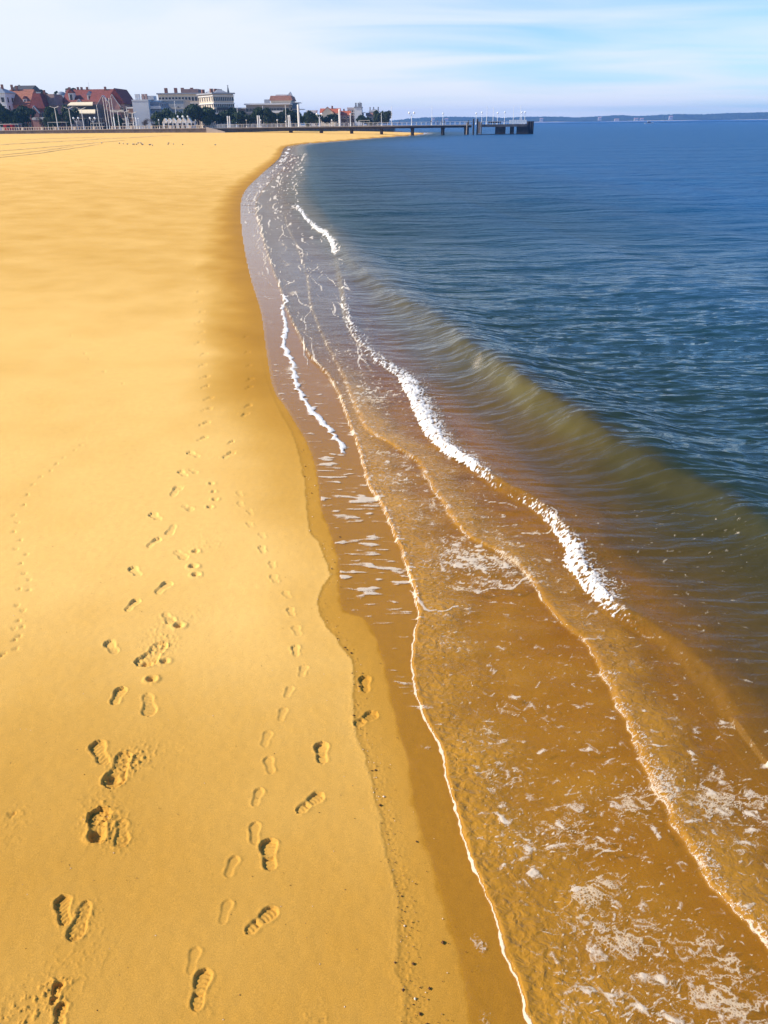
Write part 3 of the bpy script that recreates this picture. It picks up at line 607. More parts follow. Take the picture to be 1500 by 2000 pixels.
# pale foam left on the film near the camera
dp = 0
for a in [(940, 1860, .06, .14, .42), (950, 1990, .07, .12, .42), (830, 1460, .10, .04, .55), (812, 1500, .03, .10, .5), (925, 1830, .05, .1, .2), (960, 1930, .04, .08, .2), (870, 1620, .06, .2, .18), (770, 1330, .06, .3, .12), (690, 1192, .14, .02, .4)]: dp = dp + dens_patch(*a)
fr_ = 1 - np.abs(fbm(GX / .035, GY / .035, 3, 123)) * 4.0
put(np.where((S > -.01) & (GY < 9), np.minimum((fr_ * .30 + blob * .5 - .62 + dp * 1.35) * 1.6, .35), -1), .7, .003, DBj < .03)
edge_sh = sstep(.04, .0, np.abs(S - .012)) * (GY < 30)
put(np.where((GY < 30) & (np.abs(S) < .06), .35 * edge_sh + fr_ * .4 - .62, -1), .8, .002, DBj < 0)
# scraps on the open brown water
put(np.where((DDj > .3) & (GY < 16) & (S < 5.5), (speck2 - .82 + dens_patch(1190, 1010, .9, .55, .26) + dens_patch(1160, 945, .5, .12, .26) + dens_patch(1330, 1120, .5, .5, .12) + dens_patch(1150, 852, .15, .05, .14) + dens_patch(1290, 1330, .3, .3, .22)) * 2.2, -1), .4, .005)
dash = fbm(GX / .15 + .5 * nm, GY / .10, 3, 141)
put(np.where((kB > .5) & (DDj < -.05) & (GY > 6.5) & (GY < 30) & (S > .3), (dash - .43 + .17 * sstep(8, 12, GY) * sstep(30, 14, GY) * np.clip(.6 + 1.5 * nl, 0, 1.4)) * 2.0, -1), .6, .004)
for k_, (per, off) in enumerate(((.95, 0.), (1.25, .4), (.7, .2))):
    ph_ = (S + off + .75 * fbm(GX / 1.6 + 5 * k_, GY / (3.0 + k_), 3, 150 + k_)) / per; fr2 = np.abs(ph_ - np.round(ph_)) * per
    put(np.where((GY > 12) & (GY < 150) & (S > .15) & (S < 4.2) & (DDj < .3), .9 * sstep(12, 20, GY) - fr2 / np.maximum(.017, pxm * .62) + 2.0 * fbm(GX / 1.3, GY / 2.6, 2, 155 + k_) - .30, -1), .4, .004, None, .55)
# far swash: flickers
put(np.where((S > .1) & (S < 9) & (GY > 14) & (GY < 160), (fbm(GX / .75, GY / 1.6, 3, 131) - .46 + .10 * sstep(3.5, .5, S) + .05 * sstep(80, 30, GY)) * 1.5, -1), .8, .01, S < 4.5)
put(np.where((S > .0) & (GY > 100) & (GY < 460), 1.0 * (.4 + fbm(GX / 5, GY / 9, 2, 134) * 1.6) - np.abs(S - .7 + .9 * fbm(GX / 7, GY / 7, 2, 133)) / .5, -1), .4, .02)

MASK = None
# ---------------------------------------------------------------- build grid meshes
IDX = np.arange(NR * NC).reshape(NR, NC)
def grid_mesh(name, zz, fmask, attrs, material, smooth=True):
    q = np.stack([IDX[:-1, :-1], IDX[:-1, 1:], IDX[1:, 1:], IDX[1:, :-1]], -1)[fmask]
    used = np.zeros(NR * NC, bool); used[q.ravel()] = True; remap = np.cumsum(used) - 1
    q = remap[q]; n = len(q); ids = np.nonzero(used)[0]
    co = np.stack([GX.ravel()[ids], GY.ravel()[ids], zz.ravel()[ids]], -1)
    me = bpy.data.meshes.new(name); me.vertices.add(len(ids)); me.loops.add(n * 4); me.polygons.add(n)
    me.vertices.foreach_set('co', co.astype(np.float32).ravel()); me.loops.foreach_set('vertex_index', q.astype(np.int32).ravel())
    me.polygons.foreach_set('loop_start', np.arange(0, n * 4, 4, dtype=np.int32))
    me.polygons.foreach_set('use_smooth', np.full(n, smooth))
    me.update(calc_edges=True)
    for k_, v in attrs.items():
        if v.ndim == 2: me.attributes.new(k_, 'FLOAT', 'POINT').data.foreach_set('value', v.ravel()[ids].astype(np.float32))
        else:
            c = np.ones((len(ids), 4), np.float32); c[:, :3] = v.reshape(-1, 3)[ids]; me.attributes.new(k_, 'FLOAT_COLOR', 'POINT').data.foreach_set('color', c.ravel())
    me.materials.append(material); return me
def fmax(a): return np.maximum(np.maximum(a[:-1, :-1], a[1:, :-1]), np.maximum(a[:-1, 1:], a[1:, 1:]))
def fmin(a): return np.minimum(np.minimum(a[:-1, :-1], a[1:, :-1]), np.minimum(a[:-1, 1:], a[1:, 1:]))
SAND = sand_material()
fpid = fmin(PID); land_f = fmin(S) < 14.0
KEEP = [i for i in range(n_print) if ((fpid == i) & land_f).sum() > 6]
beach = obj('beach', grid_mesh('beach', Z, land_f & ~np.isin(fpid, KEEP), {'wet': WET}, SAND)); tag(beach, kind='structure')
for i in KEEP:
    mk = (fpid == i) & land_f
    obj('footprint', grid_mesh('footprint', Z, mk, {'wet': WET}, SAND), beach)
sea_o = obj('sea', grid_mesh('sea', W, fmax(S) > 0.0, {'body': BODY, 'turb': TURB, 'rough': ROUGH, 'ripple': RIP, 'tint': tk, 'chop': CHOP}, water_material())); tag(sea_o, kind='structure')
ft = foam + .12
foam_z = W + .003 + FH * (.75 + .25 * np.clip(tum, 0, 1)) 
fm = (fmax(ft) > 0) & (fmax(S) > 0.005)
foam_o = obj('sea_foam', grid_mesh('sea_foam', foam_z, fm, {'foam': foam.clip(-1, 1.2), 'lace': lace, 'thick': THK}, foam_material())); tag(foam_o, kind='stuff')
print('grid', NR, NC, 'beach faces', land_f.sum(), 'sea', (fmax(S) > 0).sum(), 'foam', fm.sum(), 'prints', n_print)


# ================================================================= FAR BANK OF THE BAY
def hills():
    top = [(560, 236), (640, 237), (720, 236), (770, 234.5), (800, 231.5), (840, 228.3), (880, 227), (930, 228), (965, 227), (985, 229), (1020, 226.5), (1045, 226), (1085, 226.5), (1130, 229), (1170, 227), (1210, 224), (1250, 226), (1290, 224), (1330, 222.5), (1400, 221), (1500, 218), (1620, 215), (1760, 213)]
    Y0 = 3650.0; pts = [at(a, b, Y0 + 120) for a, b in top]; px_ = np.array([p[0] for p in pts]); pz = np.array([p[1] for p in pts])
    xs = np.arange(px_[0], px_[-1], 4.5); ys = np.array([-60, -45, -30, -15, 0, 15, 30, 50, 70, 90, 110, 130, 150, 180, 230, 300.])
    prof = np.interp(ys, [-60, 0, 40, 120, 200, 300], [0.5, 5, .55, 1, .9, .4])
    XX, YY = np.meshgrid(xs, ys); base = np.interp(xs, px_, pz)[None, :] * np.ones_like(XX)
    f = np.interp(YY, [-60, -40, 0, 120, 220, 300], [.03, .18, .40, .9, .8, .2])
    f = f * (1 + .22 * fbm(XX / 260, YY / 90, 3, 500))
    zz = base * f + (YY > -50) * (3.2 * np.abs(gnoise(XX / 13, YY / 17, 501)) + 1.6 * gnoise(XX / 5.5, YY / 8, 502))
    zz[-1] = -1
    n, m_ = XX.shape; v = np.stack([XX, Y0 + YY, zz], -1).reshape(-1, 3).tolist()
    fs = [(j * m_ + i, j * m_ + i + 1, (j + 1) * m_ + i + 1, (j + 1) * m_ + i) for j in range(n - 1) for i in range(m_ - 1)]
    me = bpy.data.meshes.new('hills'); me.from_pydata(v, [], fs); me.materials.append(mat('far_pine_forest', (.040, .060, .022), .95, .5, .05)); tag(obj('hills', me), kind='structure')
    # pale beach under the woods
    mb = MB(); xs2 = np.arange(xat(980, 3580), xat(1700, 3580), 30.0); w = [3580 + 5 * math.sin(i * .7) for i in range(len(xs2))]
    v = []; f2 = []
    for i, x in enumerate(xs2): v += [(x, w[i], .1), (x, w[i] + 8, .9 + .7 * math.sin(i * .37)), (x, w[i] + 30, 1.5)]
    for i in range(len(xs2) - 1):
        for k_ in range(2): f2.append((3 * i + k_, 3 * i + 3 + k_, 3 * i + 4 + k_, 3 * i + 1 + k_))
    mb.add(v, f2); tag(mb.build('far_shore', mat('far_sand', (.60, .50, .36), .9, .2, .05)), kind='structure')
hills()
def far_house(px, py, w, h, label):
    Y = 3590.0; x, z = at(px, py, Y)
    t = empty('far_house', label, 'house', (x, Y, max(z - h, 1.0)), group='pale houses on the far bank')
    MB().box(-w / 2, w / 2, 0, 8, -6, h).build('wall', mat('far_wall', (.42, .40, .37), .8, .1), t)
    MB().add([(-w / 2 - .5, -.5, h), (w / 2 + .5, -.5, h), (w / 2 + .5, 8.5, h), (-w / 2 - .5, 8.5, h), (-w / 2 - .5, 4, h + 2.5), (w / 2 + .5, 4, h + 2.5)], [(0, 1, 5, 4), (2, 3, 4, 5), (0, 4, 3), (1, 2, 5), (3, 2, 1, 0)]).build('roof', mat('far_roof', (.45, .28, .2), .8, .1), t)
for px, py, w, h, lb in [(1205, 233.0, 18, 6, 'pale villa among trees across the bay, level with the white motorboat'), (1243, 231.6, 16, 6, 'pale gabled house across the bay, just left of the motorboat'), (1254, 231.8, 14, 6, 'small pale house across the bay, right above the motorboat'),
                         (1311, 227.6, 14, 6, 'pale house on the wooded slope, right of the motorboat'), (1172, 229.6, 12, 5, 'tiny pale house high in the woods across the bay'), (1058, 231.8, 12, 5, 'tiny pale house in the woods just past the pier head'),
                         (846, 233.0, 11, 5, 'pale house across the bay behind the pier railing, beside a tall mast'), (872, 232.6, 14, 5, 'pale house across the bay behind the pier walkers')]: far_house(px, py, w, h, lb)

def motorboat(px, py):
    p = flat(px, py, 0); t = empty('motorboat', 'small white motorboat with dark cabin out on the blue bay', 'boat', (p[0], p[1], 0), R(4))
    L = 12.0; st = [(-1, .62, .9), (-.6, .85, .9), (0, 1, .95), (.5, .8, 1.15), (.85, .35, 1.4), (1, .03, 1.55)]; v = []
    for a, w, h in st: v += [(a * L / 2, -w * 1.7, h), (a * L / 2 * .93, -w * 1.1, -.3), (a * L / 2 * .93, w * 1.1, -.3), (a * L / 2, w * 1.7, h)]
    fs = [(4 * i + k_, 4 * i + 4 + k_, 4 * i + 5 + k_, 4 * i + 1 + k_) for i in range(5) for k_ in range(3)] + [(4 * i + 3, 4 * i + 7, 4 * i + 4, 4 * i) for i in range(5)] + [(0, 1, 2, 3)]
    MB().add(v, fs).build('hull', mat('boat_white', (.82, .82, .80), .4, .05), t)
    MB().add([(-2.5, -1.1, .9), (2.2, -1.0, 1.0), (2.2, 1.0, 1.0), (-2.5, 1.1, .9), (-2.2, -.95, 2.5), (.9, -.85, 2.5), (.9, .85, 2.5), (-2.2, .95, 2.5)], [(0, 1, 5, 4), (1, 2, 6, 5), (2, 3, 7, 6), (3, 0, 4, 7), (4, 5, 6, 7)]).build('cabin', mat('boat_dark', (.03, .035, .05), .3, .1), t)
    MB().box(-2.6, 1.3, -1.05, 1.05, 2.5, 2.66).build('cabin_roof', mat('boat_white', (.82, .82, .80)), t)
motorboat(1268, 241.6)

# ================================================================= PROMENADE AND SEAWALL
YW = 340.0; PZ = 3.4
xr = xat(424, YW)
def slab(name, poly, z0, z1, m):
    mb = MB(); n = len(poly); mb.add([(x, y, z0) for x, y in poly] + [(x, y, z1) for x, y in poly], [tuple(range(n, 2 * n))] + [(i, (i + 1) % n, n + (i + 1) % n, n + i) for i in range(n)])
    return tag(mb.build(name, m), kind='structure')
e2 = (xat(768, 478), 478.0)
slab('promenade', [(-560, YW + .5), (xr, YW + .5), (xat(560, 395), 395), (xat(700, 450), 450), e2, (e2[0] + 2, 520), (-20, 760), (-560, 900)], 0.5, PZ, mat('promenade_paving', (.36, .32, .28), .9, .2, .3))
W_DARK = mat('seawall_stone', (.16, .135, .12), .9, .4, .6)
t = empty('seawall', 'dark stone seawall at the top of the beach below the town', 'seawall', (-200, YW, 0))
MB().box(-300, xr + 200, 0, .5, .8, PZ - .02).build('wall', W_DARK, t)
MB().box(-300, xr + 200, -.12, .62, PZ - .02, PZ + .14).build('coping', mat('pale_stone', (.52, .46, .40), .8, .15), t)
t2 = empty('seawall', 'pale seawall along the promenade beyond the pier', 'seawall', (xr, YW, 0))
pl = [(xr + .3, YW + .2), (xat(560, 395), 394.6), (xat(700, 450), 449.6), (e2[0] + .4, 477.5)]
for i in range(3):
    (x0, y0), (x1, y1) = pl[i], pl[i + 1]; mb = MB()
    mb.add([(x0 - xr, y0 - YW, .6), (x1 - xr, y1 - YW, .6), (x1 - xr + .3, y1 - YW + .6, .6), (x0 - xr + .3, y0 - YW + .6, .6)] + [(x0 - xr, y0 - YW, PZ + .05), (x1 - xr, y1 - YW, PZ + .05), (x1 - xr + .3, y1 - YW + .6, PZ + .05), (x0 - xr + .3, y0 - YW + .6, PZ + .05)], [(4, 5, 6, 7), (0, 1, 5, 4), (1, 2, 6, 5), (2, 3, 7, 6), (3, 0, 4, 7)]).build('wall', W_DARK, t2)
# ramp down to the sand
xa, xb = xat(402, YW - 2), xat(438, YW - 2)
tr_ = empty('beach_ramp', 'pale stone ramp sloping from the promenade down to the sand', 'ramp', (xa, YW - 2.4, 0))
MB().add([(0, 0, 1.2), (xb - xa, 0, 1.2), (xb - xa, 2.2, 1.2), (0, 2.2, 1.2), (0, 0, PZ), (xb - xa, 0, 1.9), (xb - xa, 2.2, 1.9), (0, 2.2, PZ)], [(4, 5, 6, 7), (0, 1, 5, 4), (1, 2, 6, 5), (2, 3, 7, 6), (3, 0, 4, 7)]).build('ramp', mat('ramp_stone', (.42, .36, .30), .9, .2), tr_)
MB().add([(0, -.25, 1.2), (xb - xa, -.25, 1.2), (xb - xa, -.01, 1.2), (0, -.01, 1.2), (0, -.25, PZ + .5), (xb - xa, -.25, 2.2), (xb - xa, -.01, 2.2), (0, -.01, PZ + .5)], [(4, 5, 6, 7), (0, 1, 5, 4), (1, 2, 6, 5), (2, 3, 7, 6), (3, 0, 4, 7)]).build('parapet', mat('pale_stone', (.52, .46, .40)), tr_)

# balustrades: stubby pale concrete posts under a rail
CON = mat('pale_concrete', (.66, .60, .53), .8, .12)
post_me = MB().lathe([(.14, 0), (.17, .12), (.10, .2), (.16, .42), (.10, .7), (.17, .78), (.17, .84)], n=7).mesh('baluster', CON)
pier_me = MB().box(-.28, .28, -.22, .22, 0, 1.05).mesh('pillar', CON)
def balustrade(px0, px1, label):
    x0, x1 = xat(px0, YW), xat(px1, YW); t = empty('balustrade', label, 'balustrade', (x0, YW + .25, PZ + .14), group='balustrades along the seawall'); Lg = x1 - x0
    MB().box(0, Lg, -.18, .18, .84, .98).build('rail', CON, t)
    for i in range(int(Lg / .95)): obj('baluster', post_me, t, (.5 + i * .95, 0, 0))
    for i in range(int(Lg / 7.6) + 1): obj('pillar', pier_me, t, (i * 7.6, -.05, 0))
balustrade(4, 104, 'concrete balustrade at the far left, below the red stall and pines')
balustrade(106, 203, 'concrete balustrade below the twin-armed lamps, in front of the awning building')
balustrade(217, 292, 'concrete balustrade below the tall flagpoles and the blue-white flats')
balustrade(294, 398, 'concrete balustrade in front of the white beach huts')

# ================================================================= PIER
t = empty('pier', 'long dark pier with pale railing running out across the shallows', 'pier', (xr, YW, 0))
DARK = mat('pier_beam', (.055, .048, .045), .9, .35, .4); DECK = mat('pier_deck', (.34, .31, .28), .85, .2, .5); PILE = mat('pier_pile', (.035, .032, .03), .85, .4, .8)
x_end = xat(922, YW) - xr; dz0, dz1 = 2.55, 3.55
MB().box(0, x_end, 0, 4.2, dz1 - .28, dz1).build('deck', DECK, t)
for y in (.35, 3.35): MB().box(0, x_end, y, y + .5, dz0, dz1 - .283).build('beam', DARK, t)
for px in (566, 626, 686, 745, 806, 866, 912):
    x = xat(px, YW) - xr; g = MB(); g.tube((x, .8, -3), (x, .8, dz0 - .003), .62, n=10); g.tube((x, 3.4, -3), (x, 3.4, dz0 - .003), .62, n=10); g.box(x - .7, x + .7, .2, 4.0, dz0 - .45, dz0 - .004)
    g.build('pile', PILE, t)
RAIL = mat('pale_rail', (.74, .73, .72), .6, .08)
rp = MB().box(-.06, .06, -.06, .06, 0, 1.06).mesh('railing_post', RAIL)
for y in (.12, 4.08):
    rr = MB(); rr.box(0, x_end, y - .05, y + .05, dz1 + 1.06, dz1 + 1.16); rr.box(0, x_end, y - .03, y + .03, dz1 + .55, dz1 + .60); rr.box(0, x_end, y - .03, y + .03, dz1 + .15, dz1 + .20); rr.build('rail', RAIL, t)
    for i in range(int(x_end / 1.9) + 1): obj('railing_post', rp, t, (i * 1.9, y, dz1))
# pier head
hx0, hx1 = xat(938, YW) - xr, xat(1028, YW) - xr
MB().box(hx0, hx1, -2.5, 9, dz1 - .9, dz1).build('head_deck', mat('head_concrete', (.10, .09, .085), .9, .3, .5), t)
for a, b in ((969, 987), (998, 1003.5), (1011, 1031)):
    xa, xb = xat(a, YW) - xr, xat(b, YW) - xr; MB().box(xa, xb, -2.2, 1.2, -3, dz1 - .903).build('head_pier', PILE, t)
MB().box(hx0 - 1, hx1 + 2, -3.2, 2.0, -.6, .14).build('footing', PILE, t)
for i, px in enumerate((912, 917, 923, 926.5, 931, 935, 939)):
    x = xat(px, YW) - xr; y = (-1.0, 3.5, -3.6, 1.5, -3.4, 4, -2.9)[i]
    MB().tube((x, y, -3), (x, y, 4.4 + .6 * (i % 3)), .26, n=8).build('fender_post', PILE if i % 3 else mat('worn_timber', (.30, .24, .19), .9, .3), t)
MB().box(xat(932, YW) - xr, xat(937, YW) - xr, -2.5, -1.9, .43, 4.6).build('fender_panel', mat('worn_timber', (.30, .24, .19)), t)
for px in (1032, 1037, 1041):
    x = xat(px, YW) - xr; MB().tube((x, 0, -3), (x, 0, 4.5), .5, n=8).build('fender_post', PILE, t)
MB().box(xat(1035, YW) - xr, xat(1042, YW) - xr, .6, 3.2, -2, 3.0).build('mooring_block', PILE, t)
MB().box(xat(1033, YW) - xr, xat(1039.5, YW) - xr, .8, 3.0, 3.003, 3.8).build('mooring_cap', PILE, t)
a, b = xat(993, YW) - xr, xat(1027, YW) - xr; k_ = 7
for i in range(k_):
    w_ = (b - a) / k_; MB().box(a + i * w_ + .05, a + (i + 1) * w_ - .05, -2.45, -2.3, dz1 + .12, dz1 + 1.45).build('fence_panel', mat('white_panel', (.84, .83, .80), .6, .06), t)
MB().box(hx0, a - .1, -2.4, -2.3, dz1 + 1.0, dz1 + 1.1).build('rail', RAIL, t)
for i in range(12): obj('railing_post', rp, t, (hx0 + (a - hx0) * i / 12, -2.35, dz1))
DZ = dz1
# benches at the pier head
for px, lb in ((960.5, 'dark bench on the pier head, left of the globe lamp'), (972.5, 'dark bench on the pier head at the foot of a globe lamp')):
    x = xat(px, YW + 2); t = empty('bench', lb, 'bench', (x, YW + 2, DZ)); M_ = mat('bench_dark', (.03, .028, .028), .7, .2)
    MB().box(-1.3, 1.3, -.3, .3, .42, .5).build('seat', M_, t); MB().box(-1.3, 1.3, .3, .38, .5, 1.0).build('backrest', M_, t)
    for s_ in (-1, 1): MB().box(s_ * 1.1 - .06, s_ * 1.1 + .06, -.25, .25, 0, .42).build('leg', M_, t)

# ================================================================= LAMPS, MASTS
WHT = mat('white_paint', (.80, .79, .77), .5, .06); GLOBE = mat('lamp_globe', (.86, .86, .84), .3, .03); GREYP = mat('grey_paint', (.55, .54, .53), .6, .08)
def height(px, ytop, Y, z0): return max(at(px, ytop, Y)[1] - z0, 1.5)
def lamp_twin(px, ytop, Y, z0, label, span=1.55):
    h = height(px, ytop, Y, z0); t = empty('street_lamp', label, 'street lamp', (xat(px, Y), Y, z0), group='twin-armed lamps on the promenade')
    g = MB(); g.tube((0, 0, 0), (0, 0, .8), .20, .17, 8); g.tube((0, 0, .8), (0, 0, h - .35), .15, .09, 8); g.build('pole', WHT, t)
    for s_ in (-1, 1):
        a = MB()
        pts = [(0, h - .4), (.25 * s_, h - .22), (.6 * s_, h - .12), (span * .75 * s_, h), (span * s_, h + .18)]
        for p, q in zip(pts, pts[1:]): a.tube((p[0], 0, p[1]), (q[0], 0, q[1]), .07, .06, 6)
        arm = a.build('arm', WHT, t); MB().box(span * s_ - .35, span * s_ + .35, -.14, .14, h + .18, h + .30).build('lamp_head', GREYP, arm)
def lamp_globe(px, ytop, Y, z0, label, n=1, r=.36, group='globe lamps', pole=WHT, sp=.75, rr=.09):
    h = height(px, ytop, Y, z0); t = empty('street_lamp', label, 'street lamp', (xat(px, Y), Y, z0), group=group)
    hb = h - 2 * r; g = MB(); g.lathe([(.22, 0), (.22, .35), (rr * 1.4, .5), (rr, 1.0), (rr * .9, hb - .05 if n == 1 else hb - .8), (.05, hb)], n=8); g.build('pole', pole, t)
    for i in range(n):
        o_ = (i - (n - 1) / 2) * 2 * sp / max(n - 1, 1)
        p = t
        if n > 1:
            a = MB(); a.tube((0, 0, hb - .9), (o_ * .8, 0, hb - .55), .05, n=6); a.tube((o_ * .8, 0, hb - .55), (o_, 0, hb + .02), .05, n=6); p = a.build('arm', pole, t)
        MB().ball((o_, 0, h - r), r, 8, 6).build('globe', GLOBE, p, smooth=True)
def mast(px, ytop, Y, z0, label, r=.09, name='flagpole', cat='flagpole', group='bare masts and flagpoles', ball=True):
    h = height(px, ytop, Y, z0); t = empty(name, label, cat, (xat(px, Y), Y, z0), group=group)
    g = MB(); g.lathe([(r * 2.2, 0), (r * 2.2, .3), (r * 1.3, .4), (r * .7, h - .1)], n=8); g.build('pole', WHT, t)
    MB().ball((0, 0, h), r * 1.4, 6, 5).build('finial', WHT, t)
def light_column(px, ytop, Y, z0, label, r=.24):
    h = height(px, ytop, Y, z0); t = empty('light_column', label, 'light column', (xat(px, Y), Y, z0), group='thick white light columns')
    MB().lathe([(r * 1.25, 0), (r * 1.25, .25), (r, .3), (r * .9, h - .9)], n=10).build('pole', WHT, t); MB().lathe([(r * .75, h - .9), (r * .95, h - .75), (r * .9, h - .2), (r * .4, h)], n=10).build('lantern', GLOBE, t)
YP = 343.0
for px, yt, lb in ((112, 209, 'white twin-armed lamp in front of the dark brick villa'), (139, 210.5, 'white twin-armed lamp beside the left end of the cream awnings'), (163, 211.5, 'white twin-armed lamp in front of the cream awnings'),
                   (232.5, 216.5, 'white twin-armed lamp just right of the four flagpoles'), (246.5, 217, 'white twin-armed lamp, second to the right of the four flagpoles'), (261, 219.5, 'white twin-armed lamp at the left edge of the blue-white flats')): lamp_twin(px, yt, YP, PZ, lb)
for px, yt, lb in ((194, 205.5, 'white mast standing alone right of the cream awnings'), (208, 191, 'white flagpole, leftmost of the four in front of the red villa'), (213, 191.5, 'white flagpole, second of the four in front of the red villa'), (219, 192, 'white flagpole, third of the four in front of the red villa'),
                   (224, 192.5, 'white flagpole, rightmost of the four in front of the red villa'), (251, 208.5, 'short white mast between two twin-armed lamps left of the flats')): mast(px, yt, YP + 1, PZ, lb, .10)
for px, yt, n, lb in ((150, 228.5, 2, 'two-globe lamp under the left end of the awning building'), (182, 228.5, 2, 'two-globe lamp under the right end of the awning building'), (353.5, 225.5, 2, 'two-globe lamp behind the white huts, left of a pair'), (363.5, 225.5, 2, 'two-globe lamp behind the white huts, right of a pair')):
    lamp_globe(px, yt, 350, PZ, lb, n, .42, 'globe lamps on the promenade', sp=.95)
for px, yt, lb in ((310.5, 233, 'single-globe lamp just left of the white huts'), (382.5, 233, 'single-globe lamp just right of the white huts'), (414, 233, 'single-globe lamp beside the plain mast under the old grand hotel'), (481, 233, 'single-globe lamp under the pines left of the low flats'), (509.5, 233, 'single-globe lamp right beside a pair of thick light columns'),
                   (541.5, 233, 'single-globe lamp in front of dark pines below the terrace block'), (558, 236, 'small single-globe lamp just left of the second pair of light columns'), (648, 233, 'single-globe lamp below the red-roofed houses'), (271.5, 230, 'single-globe lamp at the foot of the blue-white flats'), (103, 231, 'single-globe lamp under the leftmost dark pine')):
    lamp_globe(px, yt, 352, PZ, lb, 1, .3, 'globe lamps on the promenade', rr=.07)
for px, yt, lb in ((445, 226.5, 'thick white light column, left of the pair below the old grand hotel'), (448.8, 226.5, 'thick white light column, right of the pair below the old grand hotel'), (503.5, 225.5, 'thick white light column, left of the pair in front of the pines'), (507, 225.5, 'thick white light column, right of the pair in front of the pines'),
                   (563.5, 224.8, 'thick white light column, left of the pair on the pier approach'), (566.3, 224.8, 'thick white light column, right of the pair on the pier approach'), (223.5, 228.5, 'thick white light column among the flagpoles'), (248, 228.5, 'thick white light column right of the flagpoles'), (266.5, 229, 'thick white light column left of the flats')):
    light_column(px, yt, 342 if px > 300 else 345, PZ if px < 430 else 3.55, lb)
light_column(583.5, 204, YW + 1, DZ, 'very tall thick white column at the shore end of the pier', .42); light_column(663.5, 212.5, YW + 1, DZ, 'tall thick white column on the pier in front of the red roofs', .40)
for px, yt, lb in ((345.5, 198, 'tall thin mast in front of the grey annex behind the pines'), (410.5, 229, 'plain short mast under the old grand hotel'), (465.3, 205, 'tall thin mast right of the old grand hotel'), (515, 207.5, 'thin mast in front of the low flats among pines'), (559, 206.5, 'thin mast in front of the terrace block')): mast(px, yt, 356, PZ, lb, .11)
lamp_globe(624, 220.5, YW + 4, DZ, 'two-globe lyre lamp on the pier near the red roofs', 2, .42, 'globe lamps on the pier', sp=.95, rr=.2)
lamp_globe(684.5, 221.5, YW + 4, DZ, 'single-globe lamp on the pier in front of the orange roof', 1, .3, 'globe lamps on the pier', rr=.15)
lamp_globe(804, 218, YW + 4, DZ, 'two-globe lyre lamp on the pier with open water behind', 2, .42, 'globe lamps on the pier', sp=.95, rr=.12)
for px, yt, lb in ((745, 221, 'white post on the pier in front of the last dark tree'), (764.5, 208.5, 'tall white mast on the pier where the land ends'), (843.5, 207.5, 'tall white mast midway along the pier over open water'), (950.5, 209, 'tall mast on the pier head, leftmost of four'), (963, 209.5, 'tall mast on the pier head, second of four'),
                   (1002.5, 207, 'tall mast on the pier head, third of four'), (1016, 206, 'tall mast on the pier head, rightmost of four')): mast(px, yt, YW + 4, DZ, lb, .085)
for px, yt, lb in ((865, 219.8, 'globe lamp beside the standing figures on the pier'), (930, 219.5, 'globe lamp over the timber fenders of the pier head'), (941, 218, 'globe lamp on the left corner of the pier head'), (971.5, 218.8, 'globe lamp above a dark bench on the pier head'), (985.5, 217.5, 'globe lamp in the middle of the pier head'),
                   (1019, 217.8, 'globe lamp at the outer pier head, left of a close pair'), (1025, 217.2, 'globe lamp at the outer end of the pier head, rightmost')): lamp_globe(px, yt, YW + 3, DZ, lb, 1, .34, 'globe lamps on the pier')

